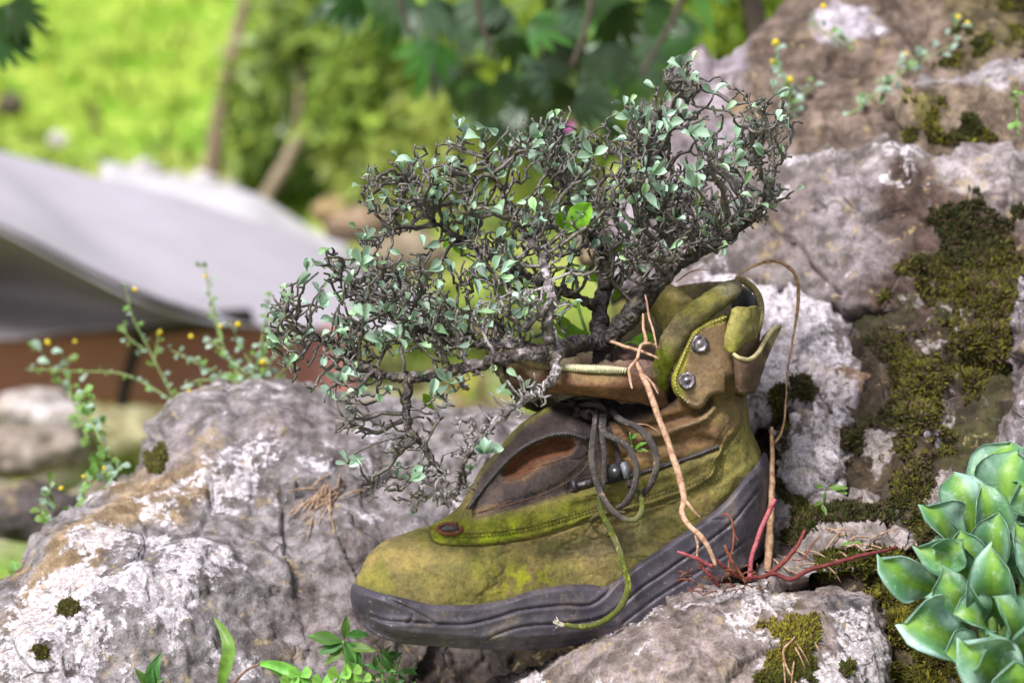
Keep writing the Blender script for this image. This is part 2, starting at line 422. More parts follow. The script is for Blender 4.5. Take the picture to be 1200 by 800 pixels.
def rock_mat(name, pale=(0.62, 0.58, 0.62), dark=(0.11, 0.095, 0.09), sc=1.0, cracks=0.6, ochre=(0.34, 0.25, 0.13), seed=0.0, cover=0.5):
    """lichen-spotted limestone: Col is the stone's own tint, Col alpha the share of pale lichen"""
    n = N(name, 0.85, 0.25); at = n.nd('ShaderNodeAttribute', attribute_name='Col'); base = at.outputs['Color']; al = at.outputs['Alpha']
    mp = n.nd('ShaderNodeMapping'); mp.inputs['Location'].default_value = (seed, seed * 0.7, -seed); n.t.links.new(n.tc.outputs['Object'], mp.inputs[0]); n.co = mp.outputs[0]
    big = n.noise(15 * sc, 6, 0.65, 0.2); mid = n.noise(52 * sc, 8, 0.68, 0.05); fine = n.noise(210 * sc, 6, 0.66, 0.1); mic = n.noise(700 * sc, 3, 0.6)
    c = n.mix(n.ramp(mid, 0.36, 0.66), n.mix(1.0, base, (0.40, 0.375, 0.365), 'MULTIPLY'), n.mix(1.0, base, (1.18, 1.15, 1.2), 'MULTIPLY'))
    c = n.mix(n.math('MULTIPLY', n.ramp(n.noise(23 * sc, 6, 0.68, 0.3), 0.57, 0.68), 0.6), c, ochre)
    c = n.mix(n.math('MULTIPLY', n.ramp(n.noise(31 * sc, 7, 0.7, 0.15), 0.52, 0.60), 0.6), c, n.mix(1.0, c, (0.42, 0.36, 0.33), 'MULTIPLY'))
    th = n.math('SUBTRACT', 1.02, n.math('MULTIPLY', al, cover))                    # lichen threshold
    lf = n.math('ADD', n.math('MULTIPLY', mid, 0.78), n.math('ADD', n.math('MULTIPLY', fine, 0.22), n.math('MULTIPLY', n.math('SUBTRACT', big, 0.5), 0.7)))
    lf2 = n.math('ADD', lf, 0.16)
    lich = n.math('MULTIPLY', n.ramp(n.math('SUBTRACT', lf2, th), -0.015, 0.035), n.ramp(n.noise(300 * sc, 5, 0.7), 0.36, 0.50, 0.45, 1.0))
    c = n.mix(n.math('MULTIPLY', lich, 0.82), c, n.mix(n.ramp(fine, 0.42, 0.56), n.mix(1.0, pale, (0.62, 0.58, 0.58), 'MULTIPLY'), n.mix(1.0, pale, (1.08, 1.07, 1.08), 'MULTIPLY')))
    ysp = n.ramp(n.noise(75 * sc, 5, 0.65, 0.2), 0.60, 0.67)
    c = n.mix(n.math('MULTIPLY', ysp, 0.55), c, (0.40, 0.31, 0.16))
    dk = n.ramp(n.noise(95 * sc, 6, 0.72, 0.3), 0.57, 0.66); c = n.mix(n.math('MULTIPLY', dk, 0.8), c, dark)
    gr = n.ramp(n.noise(430 * sc, 5, 0.7), 0.55, 0.66); c = n.mix(n.math('MULTIPLY', gr, 0.75), c, n.mix(1.0, c, (0.38, 0.34, 0.32), 'MULTIPLY'))
    pit = n.ramp(n.vor(330 * sc), 0.05, 0.22, 1, 0); pit = n.math('MULTIPLY', pit, n.ramp(mid, 0.5, 0.62))
    c = n.mix(n.math('MULTIPLY', pit, 0.55), c, dark)
    cr = n.vor(17 * sc, 'DISTANCE_TO_EDGE')
    dn = n.nd('ShaderNodeVectorMath', operation='ADD')
    crk = n.math('MULTIPLY', n.ramp(cr, 0.0, 0.03, 1, 0), n.ramp(n.noise(30 * sc, 3), 0.52, 0.64))
    c = n.mix(n.math('MULTIPLY', crk, cracks), c, dark)
    c = n.mix(n.ramp(mic, 0.35, 0.7, 0, 0.35), c, n.mix(1.0, c, (0.6, 0.58, 0.58), 'MULTIPLY'))
    h = n.math('ADD', n.math('MULTIPLY', fine, 0.3), n.math('ADD', n.math('MULTIPLY', mid, 1.3), n.math('MULTIPLY', lich, 0.15)))
    h = n.math('SUBTRACT', h, n.math('ADD', n.math('MULTIPLY', pit, 0.35), n.math('MULTIPLY', crk, 0.6)))
    h = n.math('ADD', h, n.math('MULTIPLY', mic, 0.12))
    return n.out(c, n.bump(h, 0.9, 0.0036))
def facet(seed, nc, box, amp):
    r = np.random.default_rng(seed); C = np.column_stack([r.uniform(box[0], box[2], nc), r.uniform(box[1], box[3], nc)])
    G = r.normal(0, 1, (nc, 2)) * amp; H = r.normal(0, 1, nc) * amp * 25
    def f(u, v, p):
        w = 22 * np.column_stack([fbm(p, 9, 3), fbm(p, 9, 3, off=40)]) * 2
        x = u + w[:, 0]; y = v + w[:, 1]; best = np.full(len(u), 1e9); o = np.zeros(len(u))
        for i in range(nc):
            q = (x - C[i, 0]) ** 2 + (y - C[i, 1]) ** 2; m = q < best
            best = np.where(m, q, best); o = np.where(m, H[i] + G[i, 0] * (x - C[i, 0]) + G[i, 1] * (y - C[i, 1]), o)
        return o
    return f
def rock_disp(a1=0.006, s1=12, a2=0.0022, s2=55, a3=0.0007, s3=210, fac=None, ridge=0.0):
    def f(u, v, p, n):
        d = a1 * fbm(p, s1, 3) * 2 + a2 * fbm(p, s2, 4, 0.55) * 2 + a3 * fbm(p, s3, 2) * 2
        if ridge: d = d - ridge * np.clip(1 - np.abs(fbm(p, s1 * 1.7, 3, off=8)) * 14, 0, 1)
        if fac is not None: d = d + fac(u, v, p)
        return d
    return f
def blend(c, k, col): return c * (1 - k[:, None]) + np.asarray(col)[None] * k[:, None]
def soft(u, v, poly, w=25, n=None, na=0):
    s = sd(u, v, poly)
    if n is not None: s = s + n * na
    return sstep(-w, w, s)

# --- left boulder
LB = [(-160, 1040), (-150, 800), (-90, 745), (-30, 700), (15, 668), (60, 622), (120, 582), (170, 548), (193, 512), (215, 478), (250, 455), (310, 448), (370, 452), (430, 458),
      (500, 466), (560, 478), (640, 500), (700, 560), (720, 660), (700, 760), (670, 860), (600, 960), (520, 1060), (200, 1090)]
def lb_col(u, v, p, n):
    g = fbm(p, 18, 4); c = np.tile(np.array([0.27, 0.25, 0.258]), (len(u), 1)); al = 0.50 + 0.5 * fbm(p, 11, 3)
    c = blend(c, soft(u, v, [(10, 720), (50, 655), (160, 560), (250, 520), (260, 560), (150, 620), (70, 700)], 14, g, 60) * 0.7, (0.42, 0.29, 0.13))
    k = soft(u, v, [(210, 490), (300, 455), (420, 470), (400, 520), (260, 540), (190, 540)], 22, g, 60); c = blend(c, k * 0.7, (0.25, 0.215, 0.22)); al = al - 0.35 * k
    k = soft(u, v, [(330, 640), (420, 600), (470, 640), (430, 760), (340, 800), (290, 720)], 25, g, 90); c = blend(c, k * 0.55, (0.2, 0.17, 0.165)); al = al - 0.25 * k
    for poly, w in (([(120, 620), (240, 560), (330, 600), (290, 690), (200, 740), (120, 690)], 0.32), ([(280, 480), (340, 500), (360, 545), (300, 560), (250, 520)], 0.2), ([(40, 720), (120, 690), (190, 760), (120, 810), (30, 800)], 0.22)):
        al = al + w * soft(u, v, poly, 25, g, 80)
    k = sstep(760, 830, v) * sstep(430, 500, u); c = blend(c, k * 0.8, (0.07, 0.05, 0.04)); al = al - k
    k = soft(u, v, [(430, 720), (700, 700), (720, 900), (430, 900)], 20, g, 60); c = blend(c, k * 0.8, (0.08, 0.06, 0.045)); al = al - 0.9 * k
    return np.column_stack([c, np.clip(al, 0, 1)])
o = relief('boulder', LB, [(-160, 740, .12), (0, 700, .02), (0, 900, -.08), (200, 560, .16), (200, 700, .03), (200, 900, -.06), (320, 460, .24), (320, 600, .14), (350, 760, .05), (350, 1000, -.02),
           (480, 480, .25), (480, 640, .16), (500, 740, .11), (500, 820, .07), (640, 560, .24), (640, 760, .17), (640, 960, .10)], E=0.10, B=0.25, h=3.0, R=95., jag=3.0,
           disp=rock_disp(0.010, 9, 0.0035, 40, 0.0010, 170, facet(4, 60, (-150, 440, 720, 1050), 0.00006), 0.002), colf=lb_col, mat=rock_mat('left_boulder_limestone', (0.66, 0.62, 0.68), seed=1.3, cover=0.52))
tag(o, 'large sloping lichen-spotted boulder on the left behind the boot toe', 'boulder'); LBO = o; BVH.append(bvh_of(o))

# --- front boulder under the boot heel
FB = [(520, 870), (560, 812), (610, 784), (660, 762), (705, 742), (752, 712), (800, 699), (850, 688), (900, 681), (945, 678), (985, 684), (1018, 694), (1034, 712), (1042, 745), (1040, 800), (1030, 900), (960, 980), (700, 1000), (560, 960)]
def fb_col(u, v, p, n):
    g = fbm(p, 26, 4); c = np.tile(np.array([0.30, 0.25, 0.235]), (len(u), 1)); al = 0.58 + 0.6 * fbm(p, 20, 3)
    k = soft(u, v, [(955, 690), (1010, 700), (1040, 740), (1040, 820), (960, 820), (985, 760)], 8, g, 30); c = blend(c, k * 0.8, (0.17, 0.16, 0.18))
    k = soft(u, v, [(640, 780), (720, 740), (760, 740), (720, 800), (640, 820)], 15, g, 60); c = blend(c, k * 0.5, (0.2, 0.17, 0.16))
    k = soft(u, v, [(885, 690), (930, 690), (930, 715), (895, 712)], 10, g, 30); c = blend(c, k * 0.7, (0.46, 0.37, 0.2)); al = al + 0.3 * k
    k = soft(u, v, [(840, 715), (890, 700), (905, 740), (890, 800), (850, 790)], 12, g, 40); al = al + 0.28 * k
    return np.column_stack([c, np.clip(al, 0, 1)])
o = relief('boulder', FB, [(600, 800, -.04), (700, 760, -.075), (800, 720, -.07), (900, 695, -.055), (1000, 705, -.04), (800, 800, -.12), (950, 800, -.11), (1030, 780, -.08), (800, 950, -.16), (600, 950, -.1)],
           E=0.05, B=0.13, h=2.2, R=38., jag=2.2, disp=rock_disp(0.005, 17, 0.0022, 60, 0.0008, 240, facet(9, 45, (520, 670, 1050, 1000), 0.00005), 0.0015), colf=fb_col,
           mat=rock_mat('front_boulder_limestone', (0.64, 0.60, 0.63), sc=1.25, seed=5.1, cover=0.52))
tag(o, 'rough grey boulder in the foreground that the boot heel leans on, moss clump on it', 'boulder'); FBO = o; BVH.append(bvh_of(o))

# --- soil bank that fills the gaps between the rocks
def sb_col(u, v, p, n):
    g = fbm(p, 30, 4); c = np.tile(np.array([0.055, 0.040, 0.028]), (len(u), 1)); c = blend(c, sstep(-0.1, 0.3, g) * 0.6, (0.10, 0.075, 0.04)); c = blend(c, sstep(0.0, 0.3, fbm(p, 14, 3, off=3)) * 0.7, (0.06, 0.065, 0.015))
    return np.column_stack([c, np.clip(0.30 + fbm(p, 22, 4, off=2) * 1.1, 0, 1)])
o = relief('soil_bank', [(380, 1100), (400, 800), (470, 720), (600, 620), (760, 600), (860, 470), (930, 440), (960, 440), (1060, 300), (1250, 150), (1420, 120), (1450, 600), (1400, 1100)],
           [(400, 900, .14), (600, 760, .16), (800, 700, .12), (900, 500, .17), (950, 400, .19), (1000, 660, .035), (1000, 560, .085), (1050, 480, .12), (1100, 400, .145), (1200, 250, .20), (1200, 560, .05), (1100, 720, -.02), (1200, 900, -.12), (900, 900, .0), (1400, 500, .15)],
           E=0.08, B=0.3, h=5.0, R=60., jag=6, disp=rock_disp(0.012, 14, 0.006, 50, 0.0025, 170, facet(31, 60, (800, 200, 1400, 800), 0.00010), 0.004), colf=sb_col, mat=rock_mat('dark_soil', (0.36, 0.32, 0.31), seed=2.2, ochre=(0.13, 0.085, 0.045), cover=0.5))
tag(o, kind='structure'); SBO = o; BVH.append(bvh_of(o))

# --- right hand outcrop
def rk(name, outline, ctrl, base, al0, label, extra_zones=(), E=0.05, B=0.2, h=3.2, R=40., jag=4., seed=1, pale=(0.64, 0.60, 0.65), fam=0.00008, nf=24, a1=0.008, lk=0.5, sc=1.0):
    def cf(u, v, p, n):
        g = fbm(p, 16, 4); c = np.tile(np.array(base), (len(u), 1)); al = al0 + 0.5 * fbm(p, 10, 3)
        for poly, col, k, da, wd in extra_zones:
            m = soft(u, v, poly, wd, g, 55); c = blend(c, m * k, col); al = al + da * m
        return np.column_stack([c, np.clip(al, 0, 1)])
    bb = np.array(outline); o = relief(name, outline, ctrl, E=E, B=B, h=h, R=R, jag=jag, disp=rock_disp(a1, 10, 0.0035, 42, 0.001, 170, facet(seed, nf, (bb[:, 0].min(), bb[:, 1].min(), bb[:, 0].max(), bb[:, 1].max()), fam), 0.0025),
               colf=cf, mat=rock_mat(name + '_stone', pale, seed=seed * 1.7, cover=lk, sc=sc))
    tag(o, label, 'rock'); BVH.append(bvh_of(o)); return o
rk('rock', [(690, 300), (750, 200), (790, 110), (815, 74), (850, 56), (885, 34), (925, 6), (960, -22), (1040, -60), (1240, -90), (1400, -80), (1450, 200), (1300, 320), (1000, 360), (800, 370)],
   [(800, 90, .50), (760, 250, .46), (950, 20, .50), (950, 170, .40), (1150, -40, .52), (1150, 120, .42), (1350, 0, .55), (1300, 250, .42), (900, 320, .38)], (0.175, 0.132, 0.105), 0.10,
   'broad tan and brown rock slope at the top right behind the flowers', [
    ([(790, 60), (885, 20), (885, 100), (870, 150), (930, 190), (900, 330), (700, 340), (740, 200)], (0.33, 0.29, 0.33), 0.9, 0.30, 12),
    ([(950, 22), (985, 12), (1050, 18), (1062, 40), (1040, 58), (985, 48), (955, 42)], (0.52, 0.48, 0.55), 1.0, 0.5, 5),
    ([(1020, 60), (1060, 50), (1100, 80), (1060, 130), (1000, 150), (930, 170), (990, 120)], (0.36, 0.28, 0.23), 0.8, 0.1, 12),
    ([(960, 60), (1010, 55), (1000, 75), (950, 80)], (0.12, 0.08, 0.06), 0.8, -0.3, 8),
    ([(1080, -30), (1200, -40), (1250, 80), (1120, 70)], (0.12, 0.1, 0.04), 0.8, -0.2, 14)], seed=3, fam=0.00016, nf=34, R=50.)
rk('rock', [(1062, 96), (1090, 84), (1130, 78), (1180, 70), (1230, 60), (1330, 60), (1340, 200), (1200, 200), (1080, 190), (1060, 160), (1056, 120)],
   [(1062, 130, .30), (1120, 90, .31), (1120, 150, .285), (1250, 90, .27), (1250, 170, .25)], (0.20, 0.155, 0.115), 0.05, 'dark weathered rock block with a pale upper edge at the right border', [
    ([(1050, 70), (1250, 50), (1250, 90), (1130, 104), (1060, 104)], (0.40, 0.37, 0.39), 1.0, 0.3, 6),
    ([(1060, 110), (1100, 104), (1110, 170), (1060, 170)], (0.16, 0.15, 0.03), 0.8, -0.3, 8)], E=0.045, B=0.12, R=16., seed=5, h=2.8)
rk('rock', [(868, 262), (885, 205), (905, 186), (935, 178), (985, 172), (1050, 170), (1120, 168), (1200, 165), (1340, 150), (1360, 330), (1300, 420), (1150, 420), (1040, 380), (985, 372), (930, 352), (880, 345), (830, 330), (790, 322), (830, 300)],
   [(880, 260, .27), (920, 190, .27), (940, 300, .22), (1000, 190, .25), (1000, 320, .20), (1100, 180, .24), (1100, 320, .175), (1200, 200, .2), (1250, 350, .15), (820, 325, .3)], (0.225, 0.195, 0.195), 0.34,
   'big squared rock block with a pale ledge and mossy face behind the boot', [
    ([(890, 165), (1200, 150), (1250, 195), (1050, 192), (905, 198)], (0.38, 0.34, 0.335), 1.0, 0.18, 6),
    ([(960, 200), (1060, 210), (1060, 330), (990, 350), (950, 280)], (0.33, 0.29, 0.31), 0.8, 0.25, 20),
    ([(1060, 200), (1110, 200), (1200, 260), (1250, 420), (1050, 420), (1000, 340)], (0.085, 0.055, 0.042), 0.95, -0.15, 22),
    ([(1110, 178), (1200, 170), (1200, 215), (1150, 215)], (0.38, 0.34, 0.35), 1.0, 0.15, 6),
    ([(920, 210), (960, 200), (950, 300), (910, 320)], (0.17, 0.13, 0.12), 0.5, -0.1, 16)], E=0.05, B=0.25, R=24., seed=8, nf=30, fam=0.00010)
rk('rock', [(790, 345), (850, 322), (900, 330), (945, 338), (992, 362), (1002, 400), (1038, 432), (1030, 470), (985, 492), (940, 480), (905, 500), (860, 520), (800, 480)],
   [(850, 400, .22), (920, 340, .23), (920, 420, .17), (990, 380, .20), (1000, 460, .16), (930, 480, .15)], (0.37, 0.32, 0.34), 0.62, 'pale rock with rusty orange patches behind the boot heel strap', [
    ([(915, 395), (960, 400), (1000, 430), (1025, 450), (980, 465), (930, 450), (905, 440)], (0.42, 0.25, 0.14), 0.7, -0.15, 9),
    ([(890, 335), (940, 340), (985, 370), (960, 395), (910, 385)], (0.40, 0.37, 0.43), 0.8, 0.2, 12)], E=0.05, B=0.15, R=30., seed=11, jag=9, fam=0.00016, nf=22, h=2.6, lk=0.54)
rk('rock', [(905, 505), (930, 488), (965, 478), (995, 486), (1000, 520), (992, 556), (960, 580), (935, 590), (915, 568), (918, 535)],
   [(920, 520, .12), (960, 490, .12), (960, 560, .085), (990, 520, .10)], (0.40, 0.35, 0.34), 0.6, 'small pale cracked rock low behind the boot heel', [
    ([(940, 500), (975, 495), (985, 540), (950, 550)], (0.42, 0.34, 0.24), 0.5, 0.1, 9)], E=0.035, B=0.1, R=22., seed=14, h=2.2, jag=7, fam=0.00018, lk=0.54)
rk('rock', [(1046, 540), (1054, 505), (1068, 486), (1092, 480), (1114, 498), (1108, 532), (1084, 562), (1060, 560)], [(1050, 520, .085), (1080, 500, .085), (1090, 530, .07)], (0.38, 0.34, 0.36), 0.5,
   'small pale stone poking out of the dark moss slope', E=0.03, B=0.08, R=18., seed=16, h=2.2, jag=7, lk=0.54)
rk('rock', [(890, 640), (900, 600), (950, 590), (990, 585), (1040, 590), (1075, 606), (1080, 640), (1050, 668), (980, 680), (900, 690)],
   [(910, 630, .055), (950, 600, .06), (1050, 610, .03), (1000, 660, .0)], (0.32, 0.28, 0.27), 0.5, 'low pale rock shelf between the boot heel and the fleshy leaved plant', E=0.04, B=0.12, R=22., seed=18, h=2.4, jag=8, fam=0.00018, lk=0.54)
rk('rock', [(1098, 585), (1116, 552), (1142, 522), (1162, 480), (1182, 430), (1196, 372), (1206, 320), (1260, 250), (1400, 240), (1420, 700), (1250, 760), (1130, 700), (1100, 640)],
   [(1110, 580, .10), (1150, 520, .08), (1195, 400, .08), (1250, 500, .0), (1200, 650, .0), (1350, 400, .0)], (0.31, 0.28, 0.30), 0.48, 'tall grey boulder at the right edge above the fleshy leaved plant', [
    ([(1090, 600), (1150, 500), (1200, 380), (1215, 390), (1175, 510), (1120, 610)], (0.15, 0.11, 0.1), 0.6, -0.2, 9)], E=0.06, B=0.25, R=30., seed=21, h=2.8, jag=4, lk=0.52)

# --- moss
def moss(name, polys, trees, label, n, size, cols, dark, seed, nthr=-0.15, lift=0.0, parent=None, bias=None):
    r = np.random.default_rng(seed); mb_V = []; mb_F = []; mb_C = []; base = 0
    for poly, share in polys:
        bb = np.array(poly); k = int(n * share * 3); u = r.uniform(bb[:, 0].min(), bb[:, 0].max(), k); v = r.uniform(bb[:, 1].min(), bb[:, 1].max(), k)
        s = sd(u, v, poly); nn = fbm(np.column_stack([u, v, np.full(k, seed)]), 0.035, 4); nf = fbm(np.column_stack([u, v, np.full(k, seed + 50)]), 0.012, 3)
        ok = (s > 0) & (np.minimum(s / 26, 1) - 0.6 + nn * 3.2 > nthr) ; u = u[ok][:int(n * share)]; v = v[ok][:int(n * share)]; nn = nn[ok]; nf = nf[ok]
        for i in range(len(u)):
            h = cast(u[i], v[i], trees)
            if h is None: continue
            p = np.array(h[0]); nrm = np.array(h[1])
            if nrm @ FW > 0: nrm = -nrm
            L = size * r.uniform(0.5, 1.3) * (1 + 0.8 * max(nn[i], -0.4)); g = nrm * 0.8 + np.array([0, 0, 0.45]) + r.normal(0, 0.45, 3); g /= np.linalg.norm(g)
            a = np.cross(g, r.normal(0, 1, 3)); a /= np.linalg.norm(a); b = np.cross(g, a); w_ = L * 0.12
            bp = p - nrm * L * 0.2
            q = [bp + a * w_, bp - a * w_ * 0.5 + b * w_ * 0.86, bp - a * w_ * 0.5 - b * w_ * 0.86, bp + g * L * 0.6 + a * w_ * 1.3, bp + g * L * 0.6 - a * w_ * 1.1 + b * w_, bp + g * L * 0.5 - b * w_ * 1.4, bp + g * L]
            f = [(0, 1, 3), (1, 4, 3), (1, 2, 4), (2, 5, 4), (2, 0, 5), (0, 3, 5), (3, 4, 6), (4, 5, 6), (5, 3, 6)]
            mb_V += q; mb_F += [tuple(x + base for x in t) for t in f]; base += 7
            t = np.clip(0.42 + nf[i] * 2.2 + r.normal(0, 0.28), 0, 1); c = np.array(cols[0]) * (1 - t) + np.array(cols[1]) * t
            if r.random() < dark: c = np.array([0.07, 0.045, 0.03])
            mb_C += [c * 0.75] * 3 + [c] * 3 + [c * 1.15]
    me = mesh(name, mb_V, mb_F, np.clip(np.array(mb_C), 0, 1)); o = link(name, me, MOSSM, parent, smooth=False)
    if parent is None: tag(o, label, 'moss', kind='stuff')
    else: o['kind'] = 'stuff'
    return o
_n = N('moss', 0.9, 0.2); MOSSM = _n.out(_n.attr())
G1 = (0.028, 0.036, 0.008); G2 = (0.105, 0.10, 0.014)
moss('moss', [([(1070, 205), (1130, 215), (1200, 235), (1215, 330), (1190, 400), (1160, 470), (1130, 520), (1095, 560), (1085, 600), (1040, 590), (1010, 570), (1000, 520), (1010, 485), (1040, 470), (1040, 430), (1010, 400), (1020, 370), (1045, 330), (1060, 260)], 1.0)],
     BVH, 'dark green moss sheet hanging over the right rock face', 17000, 0.0046, (G1, G2), 0.38, 5, nthr=0.38)
moss('moss', [([(1060, 108), (1100, 100), (1108, 130), (1180, 148), (1200, 166), (1062, 168)], 0.5), ([(1080, 62), (1140, 20), (1200, -10), (1210, 50), (1160, 72), (1090, 80)], 0.5)],
     BVH, 'green moss on the ledges in the top right corner', 6500, 0.0058, (G1, (0.2, 0.19, 0.02)), 0.2, 6)
moss('moss', [([(885, 722), (905, 708), (930, 712), (950, 716), (978, 712), (988, 728), (970, 742), (955, 760), (975, 775), (1000, 780), (990, 800), (880, 808), (878, 775), (895, 750)], 1.0)],
     BVH, 'golden green moss clump growing on the front boulder', 7500, 0.0048, ((0.05, 0.06, 0.008), (0.22, 0.19, 0.025)), 0.2, 7, nthr=0.0)
moss('moss', [([(960, 650), (1030, 640), (1080, 655), (1130, 700), (1200, 740), (1230, 830), (1040, 830), (1046, 760), (1040, 712), (1010, 690), (955, 676)], 1.0)],
     BVH, 'yellow green moss cushion below the fleshy leaved plant', 13000, 0.0058, ((0.06, 0.06, 0.008), (0.30, 0.26, 0.03)), 0.12, 8, nthr=-0.45)
moss('moss', [([(910, 560), (935, 575), (960, 590), (1000, 590), (1090, 590), (1110, 620), (1080, 650), (1040, 610), (960, 612), (930, 640), (915, 640)], 1.0)],
     BVH, 'dark moss strip around the low rock shelf by the boot heel', 6000, 0.0048, (G1, (0.14, 0.14, 0.02)), 0.3, 9, nthr=-0.35)
moss('moss', [([(925, 438), (950, 440), (985, 452), (1000, 470), (985, 480), (950, 470), (930, 468)], .5), ([(905, 455), (922, 450), (925, 500), (915, 540), (905, 530)], .3), ([(985, 500), (1010, 480), (1015, 540), (1000, 570), (985, 560)], .4)],
     BVH, 'dark moss filling the cracks between the pale rocks behind the heel', 3000, 0.0050, (G1, (0.10, 0.10, 0.015)), 0.35, 10, nthr=-0.2)
for i, (cx, cy, rx, ry, lb) in enumerate([(80, 713, 14, 9, 'round dark moss tuft on the left boulder, the larger of two'), (47, 765, 10, 8, 'small dark moss tuft low on the left boulder'),
                                           (183, 536, 13, 20, 'blackish moss cushion on the upper edge of the left boulder')]):
    a = np.linspace(0, 2 * math.pi, 11)[:-1]
    moss('moss', [(list(zip(cx + rx * np.cos(a), cy + ry * np.sin(a))), 1.0)], BVH, lb, 420 if i < 2 else 1100, 0.0040 if i < 2 else 0.0055, (G1, (0.09, 0.09, 0.015)), 0.3, 20 + i, nthr=-0.9)
# ================================================================== the boot
BO = Pv(640, 770, 0.01)
boot = empty('boot', BO, 'weathered mossy olive suede hiking boot with dark rubber sole, planted with a shrub', 'boot')
boot['_o'] = tuple(BO)
def D0(u): return -0.035 + 0.085 * (np.asarray(u, float) - 412) / 488
def leather(name, sc=1.0, rough=0.85, bumps=0.5, spec=0.2, rib=None):
    n = N(name, rough, spec); c = n.attr()
    f1 = n.noise(75 * sc, 8, 0.72, 0.2); f2 = n.noise(380 * sc, 6, 0.7); f3 = n.noise(1500 * sc, 3, 0.6)
    c = n.mix(n.ramp(f1, 0.33, 0.68), n.mix(1.0, c, (0.62, 0.64, 0.72), 'MULTIPLY'), n.mix(1.0, c, (1.22, 1.18, 1.08), 'MULTIPLY'))
    c = n.mix(n.math('MULTIPLY', n.ramp(f2, 0.53, 0.64), 0.55), c, n.mix(1.0, c, (0.45, 0.42, 0.45), 'MULTIPLY'))
    c = n.mix(n.math('MULTIPLY', n.ramp(f2, 0.45, 0.36), 0.5), c, n.mix(1.0, c, (1.7, 1.6, 1.4), 'MULTIPLY'))
    h = n.math('ADD', n.math('MULTIPLY', f2, 1.0), n.math('ADD', n.math('MULTIPLY', f3, 0.5), n.math('MULTIPLY', f1, 0.8)))
    b = n.bump(h, bumps, 0.0016)
    return n.out(c, b)
LEA = leather('mossy_suede'); 
FUZ = leather('fuzzy_collar_suede', 1.6, 0.95, 1.0, 0.05)
DRK = leather('dark_worn_leather', 1.0, 0.6, 0.5, 0.35)
_n = N('sole_rubber', 0.5, 0.4)
_c = _n.mix(_n.ramp(_n.noise(60, 5, 0.6), 0.4, 0.7), (0.038, 0.033, 0.047), (0.074, 0.063, 0.082))
_c = _n.mix(_n.math('MULTIPLY', _n.ramp(_n.noise(35, 9, 0.78, 0.2), 0.50, 0.66), 0.7), _c, (0.14, 0.11, 0.085))
_c = _n.mix(_n.ramp(_n.noise(420, 4, .6), 0.64, 0.70), _c, (0.20, 0.175, 0.15))
_sn = _n.noise(1300, 2, 0.5)
RUB = _n.out(_c, _n.bump(_n.math('ADD', _sn, _n.math('MULTIPLY', _n.noise(90, 4), 1.5)), 0.45, 0.0005), _n.ramp(_n.noise(50, 4), 0.3, 0.7, 0.38, 0.66))
def flat(name, col, rough=0.7, var=0.3, sc=300, bump=0.4, metal=0.0, spec=0.3):
    n = N(name, rough, spec); c0 = tuple(np.array(col) * (1 - var)); c1 = tuple(np.minimum(np.array(col) * (1 + var), 1))
    f = n.noise(sc, 5, 0.6, 0.3); n.b.inputs['Metallic'].default_value = metal
    return n.out(n.mix(n.ramp(f, 0.35, 0.65), c0, c1), n.bump(f, bump, 0.0006))

SEAM = [(505, 622), (508, 632), (516, 637), (534, 638), (570, 637), (610, 631), (650, 622), (690, 608), (725, 600), (760, 592), (800, 578), (822, 568), (837, 558), (843, 540), (851, 522), (864, 503), (872, 488), (874, 462)]
UP_OUT = [(415, 690), (419, 672), (426, 657), (437, 644), (455, 632), (478, 623), (503, 614), (524, 602), (541, 584), (556, 562), (574, 538), (594, 514), (618, 492), (645, 474), (680, 462), (720, 456), (765, 452),
          (785, 430), (805, 408), (845, 396), (872, 404), (875, 440), (877, 480), (883, 508), (893, 528), (898, 548), (893, 572), (860, 604), (832, 622), (805, 640), (770, 664), (742, 684), (710, 702),
          (665, 702), (625, 708), (590, 716), (548, 724), (500, 722), (450, 712), (422, 702)]
GUS = [(553, 592), (556, 568), (580, 535), (612, 500), (650, 478), (700, 480), (715, 500), (708, 530), (700, 565), (668, 577), (610, 595), (575, 603), (556, 606)]
POUCH = [(588, 554), (600, 538), (618, 525), (645, 513), (668, 513), (676, 522), (668, 532), (648, 537), (634, 542), (622, 553), (605, 560), (590, 559)]
ZIPA = [(548, 596), (562, 577), (580, 555), (597, 537), (618, 521), (645, 510), (668, 508), (688, 514)]
ZIPB = [(668, 575), (700, 566), (735, 558), (770, 548), (805, 537), (842, 523)]
CREASE = [(836, 478), (828, 488), (815, 495), (797, 501), (775, 508), (755, 513)]
